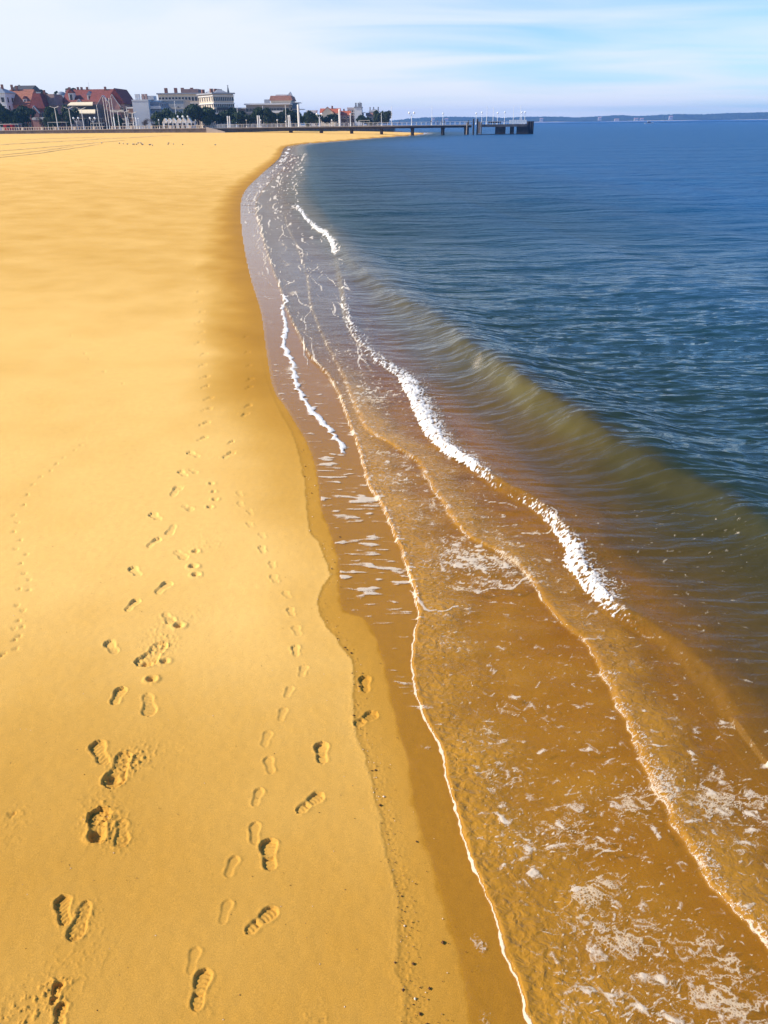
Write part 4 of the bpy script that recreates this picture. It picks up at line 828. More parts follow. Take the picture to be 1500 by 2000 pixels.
# ================================================================= PEOPLE
def person(px, Y, z0, label, rz=0.0, top=(.03, .03, .04), leg=(.04, .045, .07), arm_out=.12, step=.12, hgt=1.72):
    k_ = hgt / 1.72
    J = {'pelvis': (0, 0, .95), 'waist': (0, 0, 1.1), 'chest': (0, 0, 1.32), 'neck': (0, 0, 1.47), 'shl': (-.18, 0, 1.40), 'shr': (.18, 0, 1.40), 'ell': (-.22 - arm_out * .4, .02, 1.13), 'elr': (.22 + arm_out * .4, -.02, 1.13),
         'hal': (-.22 - arm_out, -.08, .88), 'har': (.22 + arm_out, -.10, .90), 'hil': (-.09, 0, .90), 'hir': (.09, 0, .90), 'knl': (-.10, -step * .5, .50), 'knr': (.10, step * .4, .50), 'anl': (-.10, -step, .07), 'anr': (.10, step, .07), 'tol': (-.11, -step - .17, .035), 'tor': (.11, step - .17, .035), 'head': (0, -.02, 1.60), 'crown': (0, -.01, 1.69)}
    E = [('pelvis', 'waist'), ('waist', 'chest'), ('chest', 'neck'), ('chest', 'shl'), ('chest', 'shr'), ('shl', 'ell'), ('shr', 'elr'), ('ell', 'hal'), ('elr', 'har'), ('pelvis', 'hil'), ('pelvis', 'hir'), ('hil', 'knl'), ('hir', 'knr'), ('knl', 'anl'), ('knr', 'anr'), ('anl', 'tol'), ('anr', 'tor'), ('neck', 'head'), ('head', 'crown')]
    rad = {'pelvis': .15, 'waist': .13, 'chest': .16, 'neck': .06, 'shl': .075, 'shr': .075, 'ell': .05, 'elr': .05, 'hal': .04, 'har': .04, 'hil': .10, 'hir': .10, 'knl': .065, 'knr': .065, 'anl': .045, 'anr': .045, 'tol': .04, 'tor': .04, 'head': .105, 'crown': .075}
    ks = list(J); me = bpy.data.meshes.new('person_skeleton'); me.from_pydata([tuple(c * k_ for c in J[a]) for a in ks], [(ks.index(a), ks.index(b)) for a, b in E], [])
    o = bpy.data.objects.new('tmp', me); C.objects.link(o); md = o.modifiers.new('s', 'SKIN')
    for i, a in enumerate(ks): q = me.skin_vertices[0].data[i]; q.radius = (rad[a] * k_, rad[a] * k_ * (.72 if a in ('chest', 'waist', 'pelvis') else 1)); q.use_root = (a == 'pelvis')
    o.modifiers.new('d', 'SUBSURF').levels = 1
    dg = bpy.context.evaluated_depsgraph_get(); dg.update(); bm_ = bpy.data.meshes.new_from_object(o.evaluated_get(dg)); bpy.data.objects.remove(o)
    bm_.materials.clear()
    for m_ in (mat('cloth_%d' % int(top[0] * 1000 + top[2] * 97000), top, .9, .1), mat('legs_%d' % int(leg[0] * 1000 + leg[2] * 97000), leg, .9, .1), mat('skin', (.52, .30, .20), .6, .05)): bm_.materials.append(m_)
    for p in bm_.polygons:
        z = p.center.z / k_; p.material_index = 2 if z > 1.48 or (z < .93 and abs(p.center.x) > .2 and z > .8) else (0 if z > .92 else 1); p.use_smooth = True
    t = empty('person', label, 'person', (xat(px, Y), Y, z0), rz); b = obj('body', bm_, t)
    MB().lathe([(.098, 1.60), (.115, 1.64), (.10, 1.71), (.03, 1.745)], (0, .015, 0), 8).build('hair', mat('dark_hair', (.02, .015, .012), .8, .1), t).scale = (k_, k_, k_)
person(842, YW + 1.2, DZ, 'person in dark clothes standing on the pier beside the tall mast', .4)
person(863.3, YW + 1.4, DZ, 'person in dark clothes on the pier, left of the globe lamp', -.5)
person(868, YW + 1.2, DZ, 'person on the pier leaning an arm out, right of the globe lamp', .9, arm_out=.32)
person(780, YW + 2, DZ, 'person in dark clothes on the pier where open water starts', 1.6, step=.28)
person(855, YW + 2.4, DZ, 'person in grey jacket further left of the pier couple', 1.5, (.16, .16, .18), step=.25)
person(1007, YW + 1, DZ, 'person standing behind the white panels of the pier head', 0)
person(607, YW + 2, DZ, 'person in pale jacket walking on the shore end of the pier', -1.5, (.5, .45, .42), step=.3)
person(616, YW + 2.4, DZ, 'person in dark coat walking on the pier beside the lyre lamp', -1.5, step=.3)
person(31, 344, PZ, 'person in black coat walking past the red stall', 1.5, step=.3)
person(296, 344, PZ, 'person in white shirt on the promenade left of the huts', -1.4, (.75, .74, .72), step=.25)

# ================================================================= HUTS, STALL
def hut(px, label):
    Y = 341.6; w = 2.05; x = xat(px, Y); h = 2.15; top = 3.75
    t = empty('beach_hut', label, 'hut', (x, Y, PZ), group='white beach huts'); M_ = mat('hut_white', (.84, .83, .79), .6, .05)
    b = MB(); b.add([(-w / 2, 0, 0), (w / 2, 0, 0), (w / 2, 2.4, 0), (-w / 2, 2.4, 0), (-w / 2, 0, h), (w / 2, 0, h), (w / 2, 2.4, h), (-w / 2, 2.4, h), (0, 0, top - .15), (0, 2.4, top - .15)],
          [(0, 1, 5, 8, 4), (2, 3, 7, 9, 6), (1, 2, 6, 5), (3, 0, 4, 7), (3, 2, 1, 0), (4, 8, 9, 7), (8, 5, 6, 9)]); b.build('wall', M_, t)
    for s_ in (-1, 1):
        r_ = MB(); r_.add([(0, -.25, top - .1), (s_ * (w / 2 + .18), -.25, h - .2), (s_ * (w / 2 + .18), 2.6, h - .2), (0, 2.6, top - .1), (0, -.25, top), (s_ * (w / 2 + .18), -.25, h - .1), (s_ * (w / 2 + .18), 2.6, h - .1), (0, 2.6, top)], [(0, 1, 2, 3), (4, 5, 6, 7), (0, 1, 5, 4), (1, 2, 6, 5), (2, 3, 7, 6)]); r_.build('roof_panel', M_, t)
    MB().box(-.2, .62, -.04, .02, .05, 1.9).build('doorway', mat('hut_dark', (.03, .03, .035), .8, .1), t)
for px, lb in ((322.5, 'white gabled beach hut, leftmost of the row'), (331, 'white gabled beach hut, second from the left end of the row'), (339.5, 'white gabled beach hut, left of the middle of the row'), (349.5, 'white gabled beach hut, right of the middle of the row'), (358.5, 'white gabled beach hut, second from the right end of the row'), (369, 'white gabled beach hut, rightmost of the row beside the grey kiosk')): hut(px, lb)
x = xat(372.5, 342); t = empty('kiosk', 'low grey kiosk next to the rightmost white hut', 'kiosk', (x, 342, PZ)); MB().box(0, 1.6, 0, 2, 0, 2.3).build('wall', mat('kiosk_grey', (.5, .5, .53), .6, .05), t); MB().box(-.15, 1.75, -.2, 2.1, 2.303, 2.45).build('roof', WHT, t); MB().box(.3, 1.2, -.02, .02, .9, 1.8).build('counter', mat('hut_dark', (.03, .03, .035)), t)
x = xat(6, 343); t = empty('market_stall', 'red-walled stall with pale flat roof at the far left', 'stall', (x, 343, PZ)); ww = xat(23, 343) - x
MB().box(0, ww, 0, 2.5, 0, 2.2).build('wall', mat('stall_red', (.50, .02, .03), .6, .1), t); MB().box(-1.2, ww + 3, -1.0, 3, 2.203, 2.4).build('roof', mat('stall_roof', (.55, .54, .56), .6, .05), t); MB().box(1.2, 2.6, -.03, .01, .8, 1.9).build('counter', mat('hut_dark', (.03, .03, .035)), t)
for s_ in (0, 1): MB().tube((ww + 2.7, -.8 + s_ * 3, 0), (ww + 2.7, -.8 + s_ * 3, 2.2), .06).build('post', WHT, t)
def cafe(px0, px1, label, ht=2.7):
    Y = 348; x0, x1 = xat(px0, Y), xat(px1, Y); t = empty('terrace_canopy', label, 'canopy', (x0, Y, PZ), group='pale canopies on the promenade')
    MB().box(0, x1 - x0, -1, 3, ht, ht + .18).build('canopy', mat('canopy_cream', (.62, .55, .44), .8, .08), t)
    n = max(2, int((x1 - x0) / 2.6))
    for i in range(n + 1): MB().box(i * (x1 - x0 - .1) / n, i * (x1 - x0 - .1) / n + .1, -.9, -.8, 0, ht).build('post', WHT, t)
cafe(95, 131, 'pale flat canopy on posts below the dark pine and lamps'); cafe(178, 200, 'small pale canopy right of the awning building door', 2.2); cafe(240, 262, 'long pale canopy under the flagpole trees', 2.0)
cafe(700, 722, 'low pale canopy beyond the pier, before the white block', 2.0)

# ================================================================= BUILDINGS
GLASS = mat('window_glass', (.018, .022, .032), .25, .2, 1, spec=.5)
_wm = {}
def window_mesh(w, h, fm):
    k_ = (round(w, 2), round(h, 2), fm.name)
    if k_ not in _wm:
        b = MB(); f = .10; b.use(GLASS).box(-w / 2 + f, w / 2 - f, -.03, .05, f, h - f); b.use(fm)
        b.box(-w / 2, -w / 2 + f, -.09, .05, 0, h); b.box(w / 2 - f, w / 2, -.09, .05, 0, h); b.box(-w / 2 + f, w / 2 - f, -.09, .05, h - f, h); b.box(-w / 2 - .08, w / 2 + .08, -.16, .05, -.08, f)
        _wm[k_] = b.mesh('window')
    return _wm[k_]
def house(name, label, pc, pr, ytop, Y, wall, cat='house', yaw=0.0, pl_=None, depth=14, roof=None, rows=3, cols=None, win=(1.1, 1.7), frame=None, side=True, z0=PZ, wz=1.2, left_cols=None, group=None):
    """walls up to pixel row ytop at the corner pc; front from pc to pr along yaw; roof = (kind, pixel row of its top, material, overhang)"""
    frame = frame or mat('frame_pale', (.62, .58, .54), .6, .06); ph = R(yaw); Xc = xat(pc, Y); kx = ray(pr, 235); kx = kx[0] / kx[1]
    Wd = (kx * Y - Xc) / (math.cos(ph) - kx * math.sin(ph))
    if pl_ is not None: k2 = ray(pl_, 235); k2 = k2[0] / k2[1]; depth = (k2 * Y - Xc) / (-math.sin(ph) - k2 * math.cos(ph))
    H = at(pc, ytop, Y)[1] - z0; t = empty(name, label, cat, (Xc, Y, z0), ph, group)
    MB().box(0, Wd, 0, depth, -1, H).build('wall', wall, t)
    kind, yr, rm, ov = roof or ('flat', ytop - 1, wall, .3); rz = at((pc + pr) / 2, yr, Y + depth * .3)[1] - z0 if kind != 'flat' else H + .5
    rz = max(rz, H + .4); b = MB(); x0, x1, y0, y1 = -ov, Wd + ov, -ov, depth + ov; E_ = H + .003
    if kind == 'flat': b.box(x0, x1, y0, y1, E_, H + .55)
    elif kind == 'gable_x': b.add([(x0, y0, E_), (x1, y0, E_), (x1, y1, E_), (x0, y1, E_), (x0, (y0 + y1) / 2, rz), (x1, (y0 + y1) / 2, rz)], [(0, 1, 5, 4), (2, 3, 4, 5), (0, 4, 3), (1, 2, 5), (3, 2, 1, 0)])
    elif kind == 'gable_y': b.add([(x0, y0, E_), (x1, y0, E_), (x1, y1, E_), (x0, y1, E_), ((x0 + x1) / 2, y0, rz), ((x0 + x1) / 2, y1, rz)], [(0, 1, 4), (1, 2, 5, 4), (2, 3, 5), (3, 0, 4, 5), (3, 2, 1, 0)])
    elif kind == 'hip': q = min(Wd, depth) * .42; b.add([(x0, y0, E_), (x1, y0, E_), (x1, y1, E_), (x0, y1, E_), (x0 + q, (y0 + y1) / 2 - .2, rz), (x1 - q, (y0 + y1) / 2 - .2, rz), (x1 - q, (y0 + y1) / 2 + .2, rz), (x0 + q, (y0 + y1) / 2 + .2, rz)], [(0, 1, 5, 4), (1, 2, 6, 5), (2, 3, 7, 6), (3, 0, 4, 7), (4, 5, 6, 7), (3, 2, 1, 0)])
    elif kind == 'mansard': q = min((rz - H) * .38, Wd * .3); b.add([(x0, y0, E_), (x1, y0, E_), (x1, y1, E_), (x0, y1, E_), (x0 + q, y0 + q, rz), (x1 - q, y0 + q, rz), (x1 - q, y1 - q, rz), (x0 + q, y1 - q, rz)], [(0, 1, 5, 4), (1, 2, 6, 5), (2, 3, 7, 6), (3, 0, 4, 7), (4, 5, 6, 7), (3, 2, 1, 0)])
    ro = b.build('roof', rm, t)
    w, h = win; cols = cols if cols is not None else max(1, int(Wd / 3.0)); fl = (H - wz - .4) / max(rows, 1); h = min(h, fl * .72); wm = window_mesh(w, h, frame)
    for r_ in range(rows):
        for c_ in range(cols): obj('window', wm, t, ((c_ + .5) * Wd / cols, -.001, wz + r_ * fl))
        if side:
            for c_ in range(max(1, int(depth / 3.6))):
                o = obj('window', wm, t, (Wd + .001, (c_ + .5) * depth / max(1, int(depth / 3.6)), wz + r_ * fl)); o.rotation_euler = (0, 0, R(90))
        for c_ in range(left_cols or 0):
            o = obj('window', wm, t, (-.001, (c_ + .5) * depth / left_cols, wz + r_ * fl)); o.rotation_euler = (0, 0, R(-90))
    return t, Wd, depth, H, rz, ro
def chimney(t, x, y, z, h=1.6, w=.8, m=None, parent=None): return MB().box(x - w / 2, x + w / 2, y - w / 2, y + w / 2, z - 1.5, z + h).build('chimney', m or mat('chimney_brick', (.22, .10, .07), .9, .3), parent or t)
def dormer(t, x, y, z, w, h, wall, rm):
    d = MB().box(x - w / 2, x + w / 2, y, y + 3, z, z + h).build('dormer', wall, t)
    MB().add([(x - w / 2 - .2, y - .2, z + h), (x + w / 2 + .2, y - .2, z + h), (x + w / 2 + .2, y + 3, z + h), (x - w / 2 - .2, y + 3, z + h), (x, y - .2, z + h + w * .65), (x, y + 3, z + h + w * .65)], [(0, 1, 4), (1, 2, 5, 4), (2, 3, 5), (3, 0, 4, 5), (3, 2, 1, 0)]).build('dormer_roof', rm, d)
    obj('dormer_window', window_mesh(w * .6, h * .7, mat('frame_pale', (.62, .58, .54))), d, (x, y - .002, z + h * .15))
def balconies(t, Wd, zs, m, d=1.3, x0=0.0, rail=None):
    for z in zs:
        b = MB().box(x0, Wd, -d, -.002, z, z + .16).build('balcony', m, t); MB().box(x0, Wd, -d - .04, -d + .04, z + .163, z + 1.0).build('balcony_rail', rail or m, b)
def gable_front(t, x, w, z, h, y, wall, rm):
    g = MB().add([(x - w / 2, y, 0), (x + w / 2, y, 0), (x + w / 2, y + 2.5, 0), (x - w / 2, y + 2.5, 0), (x - w / 2, y, z), (x + w / 2, y, z), (x + w / 2, y + 2.5, z), (x - w / 2, y + 2.5, z), (x, y, z + h), (x, y + 2.5, z + h)], [(0, 1, 5, 8, 4), (2, 3, 7, 9, 6), (1, 2, 6, 5), (3, 0, 4, 7), (4, 8, 9, 7), (8, 5, 6, 9)]).build('gable', wall, t)
    for s_ in (-1, 1): MB().add([(x, y - .3, z + h + .02), (x + s_ * (w / 2 + .4), y - .3, z - .3), (x + s_ * (w / 2 + .4), y + 2.6, z - .3), (x, y + 2.6, z + h + .02), (x, y - .3, z + h + .25), (x + s_ * (w / 2 + .4), y - .3, z - .07), (x + s_ * (w / 2 + .4), y + 2.6, z - .07), (x, y + 2.6, z + h + .25)], [(0, 1, 2, 3), (4, 5, 6, 7), (0, 1, 5, 4), (1, 2, 6, 5), (2, 3, 7, 6)]).build('barge_board', rm, g)
    return g

WHITE = mat('white_render', (.70, .69, .68), .8, .08, .4); BRICK = mat('red_brick_wall', (.40, .17, .11), .9, .25, .8); PINK = mat('pink_brick_wall', (.42, .21, .18), .9, .2, .8); REDT = mat('red_tile_roof', (.19, .048, .036), .85, .3, 1.2)
DKRED = mat('dark_red_roof', (.15, .03, .028), .85, .3, 1.2); MAUVE = mat('mauve_slate', (.26, .17, .15), .85, .2, 1.2); SLATE = mat('blue_slate', (.20, .23, .28), .6, .2, 1.2); CREAM = mat('cream_render', (.80, .63, .42), .8, .1, .4); STONE = mat('grey_stone', (.60, .50, .38), .85, .15, .5); GREYW = mat('grey_render', (.46, .43, .40), .85, .1, .4); BLUEW = mat('blue_white_render', (.52, .54, .58), .8, .06, .3)
ORT = mat('orange_tile_roof', (.40, .10, .04), .85, .25, 1.2); LEAD = mat('grey_lead_roof', (.30, .30, .32), .6, .15); PALEROOF = mat('pale_roof', (.62, .60, .58), .7, .08); BROWNR = mat('brown_tile_roof', (.30, .14, .10), .85, .25, 1.2)
DKBR = mat('dark_brick_wall', (.24, .085, .06), .9, .3, .8); TRIM = mat('pale_trim', (.66, .62, .58), .7, .06)

# 1 left edge
t, w, d, H, rz, ro = house('town_house', 'white house with dark windows cut by the left edge', -26, 19.5, 182, 372, WHITE, rows=4, roof=('hip', 170, SLATE, .5), cols=4, win=(1.5, 2.0), depth=13)
balconies(t, w, (4.2, 8.0), TRIM)
chimney(t, w * .75, 5, rz - .6, 1.6)
t, w, d, H, rz, ro = house('brick_mansion', 'long salmon brick mansion with sloping roof at the left', 21, 62, 205, 378, BRICK, rows=3, cols=5, roof=('gable_x', 174, mat('salmon_tile_roof', (.30, .11, .065), .85, .25, 1.0), .6), depth=15)
dormer(t, w * .18, 1.0, H + .4, 1.8, 1.9, TRIM, REDT); dormer(t, w * .82, 1.0, H + .4, 1.6, 1.9, TRIM, REDT); chimney(t, w * .3, 7, rz, 1.4); chimney(t, w * .08, 7, rz, 1.8)
house('hillside_house', 'white house with dark roof on the slope behind the brick mansion', 36, 68, 178, 425, WHITE, rows=4, cols=5, roof=('gable_x', 166.5, mat('dark_roof', (.06, .055, .055), .8, .2), .8), depth=14)
t, w, d, H, rz, ro = house('villa', 'dark red villa with steep pointed roof beside the pines', 66.5, 91, 212, 366, DKBR, rows=2, cols=3, roof=('mansard', 182.5, DKRED, .4), depth=11, win=(1.2, 2.0))
gable_front(t, w * .30, 3.0, H * .80, 2.4, -1.2, PINK, TRIM); balconies(t, w, (3.8,), TRIM); chimney(t, w * .8, 6, rz, 1.3)
house('villa', 'villa with mauve slate mansard right of the dark red villa', 92.5, 117, 206, 372, mat('dull_mauve_wall', (.36, .24, .21), .85, .15), rows=2, cols=3, roof=('mansard', 184, MAUVE, .3), depth=12)
t, w, d, H, rz, ro = house('domed_house', 'pale house with rounded blue-grey roof behind the mauve mansard', 114, 133, 192, 405, WHITE, rows=4, cols=3, roof=('mansard', 186, SLATE, .3), depth=12)
MB().ball((w * .42, 5, rz - .5), 2.6, 12, 8, .8).build('dome', SLATE, t, smooth=True)
t, w, d, H, rz, ro = house('villa', 'long pink brick villa with white gables above the cream awnings', 132, 186, 199, 380, PINK, rows=4, cols=7, roof=('gable_x', 174, REDT, .6), depth=16)
dormer(t, w * .27, .6, H, 2.2, 3.4, TRIM, REDT); dormer(t, w * .92, .6, H, 2.2, 2.6, TRIM, SLATE); gable_front(t, w * .55, 6.5, H - 3.0, 3.8, -.8, GREYW, TRIM); gable_front(t, w * .16, 4.6, H - 5.2, 3.0, -.8, PINK, TRIM)
for q in (.05, .35, .48, .68): chimney(t, w * q, 8, rz - .3, 1.2)
MB().tube((w * .75, 8, rz), (w * .75, 8, rz + 2.6), .05).build('aerial', GREYW, t)
t, w, d, H, rz, ro = house('villa', 'big red-roofed villa behind the four flagpoles', 183, 219, 199, 374, PINK, rows=3, cols=5, roof=('gable_x', 173.5, REDT, .5), depth=15)
gable_front(t, w * .72, 7.0, H - 2.4, 4.6, -1.0, PINK, TRIM); chimney(t, w * .62, 7, rz, .9); balconies(t, w, (H * .33, H * .66), mat('dull_mauve_wall', (.36, .24, .21)))
t, w, d, H, rz, ro = house('villa', 'tall gable-fronted villa with dark red roof right of the flagpoles', 220, 246, 203, 368, mat('mauve_wall', (.30, .20, .19), .85, .2), rows=3, cols=4, roof=('gable_y', 173, DKRED, .7), depth=17)
gable_front(t, w * .3, 5.0, H - 1, 4.4, -1.0, PINK, TRIM); dormer(t, w * .12, 4.0, H + 1.5, 1.9, 2.0, TRIM, DKRED); balconies(t, w, (H * .33, H * .66), mat('grey_stone', (.48, .43, .38)))
house('town_house', 'dark house under trees left of the blue-white flats', 243, 262, 206, 378, mat('grey_brown_wall', (.22, .19, .18), .9, .2), rows=3, cols=3, roof=('hip', 197, SLATE, .4), depth=12)
t, w, d, H, rz, ro = house('shop_house', 'narrow brown house with white sign band against the flats', 253, 265, 212, 366, mat('brown_wall', (.30, .17, .11), .9, .2), rows=2, cols=2, roof=('flat', 211, TRIM, .2), depth=8)
# awning building
t, w, d, H, rz, ro = house('awning_building', 'low modern building with two tiers of cream awnings', 142, 196, 218, 360, mat('dark_modern_wall', (.10, .095, .10), .8, .2), cat='building', rows=1, cols=5, roof=('flat', 217, mat('dark_modern_wall', (.10, .095, .10)), .2), depth=12, win=(3.2, 3.2), wz=1.0)
u_ = MB().box(0, w * .9, 3, 11, H + .6, H + 2.6).build('upper_storey', mat('dark_modern_wall', (.10, .095, .10)), t)
AWN = mat('cream_awning', (.74, .62, .42), .8, .06)
def awning(x0, x1, z, y, d_, h_): MB().add([(x0 + .6, y, z + h_), (x1 - .6, y, z + h_), (x1, y - d_, z), (x0, y - d_, z), (x0, y - d_, z - .35), (x1, y - d_, z - .35), (x0 + .6, y, z + h_ - .35), (x1 - .6, y, z + h_ - .35)], [(0, 1, 2, 3), (3, 2, 5, 4), (4, 5, 7, 6), (0, 3, 4, 6), (1, 7, 5, 2)]).build('awning', AWN, t)
awning(-1.0, w * .80, H + 2.4, 3, 2.8, 1.1); awning(1.5, w * .93, H - .6, -.02, 2.6, 1.3)
MB().box(0, w * .42, -2.2, -.02, 0, H * .52).build('front_block', mat('mauve_grey_wall', (.40, .36, .38), .8, .1), t)
# blue-white flats
t, w, d, H, rz, ro = house('apartment_block', 'blue-white stepped flats with a blank wall and thin chimneys', 263.5, 294, 197.5, 362, BLUEW, cat='building', rows=0, cols=0, roof=('flat', 196, BLUEW, .1), depth=26, side=False)
for px in (270, 274.5, 283, 289): x_ = (xat(px, 362) - xat(263.5, 362)); MB().box(x_ - .45, x_ + .45, 2, 3, H + .553, H + 2.6).build('chimney', BLUEW if px < 280 else mat('dull_mauve_wall', (.36, .24, .21)), t)
MB().box(3.0, 8.0, 4, 9, H + .553, H + 2.0).build('roof_hut', BLUEW, t)
for i in range(5):
    z = H - 2.6 - i * 2.75; ex = w + 3.5 + i * 1.2
    if z > 0:
        s_ = MB().box(w + .002, ex, 3.0 - i * .5, 20, z, z + 2.3).build('step_floor', mat('flats_dark', (.20, .24, .30), .6, .15), t); MB().box(w + .002, ex + 1.0, 1.8 - i * .5, 19, z - .3, z - .003).build('terrace', BLUEW, t)
        for j in range(3): o = obj('window', window_mesh(1.4, 1.7, TRIM), t, (ex + .001, 5 + j * 4.2, z + .25)); o.rotation_euler = (0, 0, R(90))
        MB().box(w + .1, ex + .9, 1.8 - i * .5, 1.9 - i * .5, z, z + .8).build('balcony_rail', BLUEW, t)
# grand old hotel: grey annex, wing, main block
t, w, d, H, rz, ro = house('annex', 'plain grey annex below the cream wing, above the pines', 318, 362, 197, 384, GREYW, cat='building', rows=3, cols=2, win=(.8, 1.4), roof=('flat', 196, GREYW, .2), depth=14, side=False)
for k_ in (.35, .7): MB().box(-.05, w + .05, -.12, -.002, H * k_, H * k_ + .5).build('band', STONE, t)
t, w, d, H, rz, ro = house('hotel_wing', 'cream wing of the grand hotel with grey parapet roof', 315, 397, 184.5, 408, CREAM, cat='building', rows=5, cols=13, win=(1.2, 2.2), roof=('flat', 183, LEAD, .5), depth=16, side=False)
for q in (.13, .36, .52, .74): chimney(t, w * q, 6, H + 1.4, 1.4, 1.3)
MB().box(w * .53, w * .92, 3, 13, H + .553, H + 2.2).build('attic', MAUVE, t)
MB().box(-.3, w, -.5, -.002, H * .72, H * .72 + .45).build('cornice', TRIM, t)
t, w, d, H, rz, ro = house('grand_hotel', 'large old stone hotel with rows of arched dark windows', 421, 459.5, 183.5, 386, STONE, cat='building', yaw=32, pl_=393, rows=5, cols=11, left_cols=6, win=(1.15, 2.3), roof=('flat', 182, LEAD, .7), side=False)
for z in (H * .42, H * .71, H - .9): MB().box(-.35, w + .35, -.35, -.002, z, z + .4).build('cornice', TRIM, t); MB().box(-.35, -.002, .01, d, z, z + .4).build('cornice', TRIM, t)
balconies(t, w * .95, (H * .53,), mat('iron_dark', (.04, .04, .045), .6, .1), .9, w * .1)
for x_, y_ in ((w * .12, d * .25), (w * .1, d * .8), (w * .35, d * .3), (w * .55, d * .4), (w * .75, d * .5)): chimney(t, x_, y_, H + 1.2, 1.0, 1.2)
MB().add([(1.5, 1.5, H + .56), (w - 1.5, 1.5, H + .56), (w - 1.5, d - 1.5, H + .56), (1.5, d - 1.5, H + .56), (4, 4, H + 1.9), (w - 4, 4, H + 1.9), (w - 4, d - 4, H + 1.9), (4, d - 4, H + 1.9)], [(0, 1, 5, 4), (1, 2, 6, 5), (2, 3, 7, 6), (3, 0, 4, 7), (4, 5, 6, 7)]).build('attic_roof', LEAD, t)
x, z = at(444.5, 166, 470); t = empty('church_spire', 'thin dark church spire rising behind the grand hotel', 'spire', (x, 470, PZ)); h = z - PZ
MB().box(-2, 2, -2, 2, 0, h - 12).build('tower', STONE, t); MB().lathe([(1.75, h - 12), (1.1, h - 7), (.55, h - 3), (.08, h)], n=8).build('spire', mat('spire_slate', (.07, .075, .085), .7, .2), t); MB().box(-.45, .45, -.06, .06, h - .3, h - .15).build('cross_arm', mat('iron_dark', (.04, .04, .045)), t)
# low flats + terrace block
t, w, d, H, rz, ro = house('low_building', 'long low brown building with pale roof line behind the pines', 463, 500, 213, 405, mat('dun_wall', (.30, .25, .21), .9, .15), cat='building', rows=2, cols=7, roof=('flat', 212, PALEROOF, .4), depth=14)
t, w, d, H, rz, ro = house('flats', 'low flats with white roof line and glazed terraces', 483, 565, 205, 392, mat('dun_wall', (.30, .25, .21)), cat='building', rows=3, cols=14, win=(1.9, 1.6), roof=('flat', 204, WHITE, .8), depth=16)
balconies(t, w, (H - 3.4, H - 6.6), WHITE, 1.6, w * .42); chimney(t, w * .46, 6, H + 1.2, 1.0, 2.2, LEAD)
t, w, d, H, rz, ro = house('terrace_block', 'modern block with brown sloping roof and blue glazed corner', 531, 571, 196.5, 402, STONE, cat='building', rows=5, cols=8, win=(1.6, 1.5), roof=('mansard', 187.5, BROWNR, .6), depth=18)
MB().box(w * .25, w * .80, 1.2, 8, rz - .6, rz + .5).build('roof_terrace', WHITE, t); MB().add([(w * .84, 6, rz), (w * .99, 6, rz), (w * .99, 10, rz), (w * .84, 10, rz), (w * .80, 6, rz + .7), (w * .90, 6, rz + 1.7), (w * .90, 10, rz + 1.7), (w * .80, 10, rz + .7)], [(0, 1, 5, 4), (1, 2, 6, 5), (2, 3, 7, 6), (3, 0, 4, 7), (4, 5, 6, 7)]).build('roof_hood', PALEROOF, t)
balconies(t, w * .62, (H - 3.0, H - 5.8), WHITE, 1.5, 0)
for i in range(6):
    z = H - 1.0 - i * 2.7
    b = MB().box(w + .003, w + 3.8 + (i % 2) * 1.4, 1, 12, z, z + .22).build('corner_balcony', WHITE, t); MB().box(w + .003, w + 2.6, 1.6, 11, z - 2.4, z - .003).build('glazed_corner', mat('blue_glass', (.10, .17, .27), .25, .2), b)
# beyond the shore end of the pier
house('town_house', 'small white flat-roofed house behind dark trees', 600, 618, 217.5, 470, WHITE, rows=3, cols=3, roof=('flat', 216.5, WHITE, .3), depth=10)
t, w, d, H, rz, ro = house('town_house', 'pale house with red hipped roof and front gable, left of two', 627, 663, 221, 465, CREAM, rows=3, cols=5, roof=('gable_x', 211.5, ORT, .6), depth=13); gable_front(t, w * .38, 8, H - .8, 3.6, -1.0, CREAM, ORT); chimney(t, w * .6, 6, rz, 1.2)
t, w, d, H, rz, ro = house('town_house', 'house with bright orange roof between white column and white block', 664, 683, 225, 470, mat('dull_mauve_wall', (.36, .24, .21)), rows=3, cols=3, roof=('gable_x', 216.5, ORT, .5), depth=12); chimney(t, w * .4, 6, rz, 1.0)
house('flats', 'grey-white flats joined to the left of the white block', 679, 695, 212, 480, mat('pale_grey_wall', (.50, .49, .48), .8, .08), cat='building', rows=5, cols=4, roof=('flat', 211, PALEROOF, .2), depth=12)
t, w, d, H, rz, ro = house('white_block', 'white end-wall block of flats with balconies facing the bay', 692.5, 707, 210.5, 468, WHITE, cat='building', rows=0, cols=0, side=True, roof=('flat', 209.5, LEAD, .2), depth=20)
for i in range(3): b = MB().box(w + .003, w + 1.8, 1, 19, 1.2 + i * 2.5, 1.4 + i * 2.5).build('balcony', WHITE, t); [obj('window', window_mesh(1.6, 1.9, TRIM), t, (w + .001, 3 + j * 4, 1.5 + i * 2.5)).__setattr__('rotation_euler', (0, 0, R(90))) for j in range(4)]
for q in (.0, .35, .7): chimney(t, w * q + .8, 4, H + 1.2, 1.2, .9, LEAD)
x, z = at(703, 198.5, 510); t = empty('bell_tower', 'small dark pointed belfry above the white block', 'belfry', (x, 510, PZ)); h = z - PZ
MB().box(-1.5, 1.5, -1.5, 1.5, 0, h - 8).build('tower', LEAD, t); MB().lathe([(2.0, h - 8), (2.2, h - 6.4), (1.2, h - 5), (.7, h - 3.2), (.1, h)], n=8).build('cap', mat('spire_slate', (.07, .075, .085)), t)
house('town_house', 'brown-roofed house at the right of the white block', 716, 733, 226, 474, mat('dun_wall', (.30, .25, .21)), rows=2, cols=3, roof=('gable_x', 220, BROWNR, .4), depth=10)
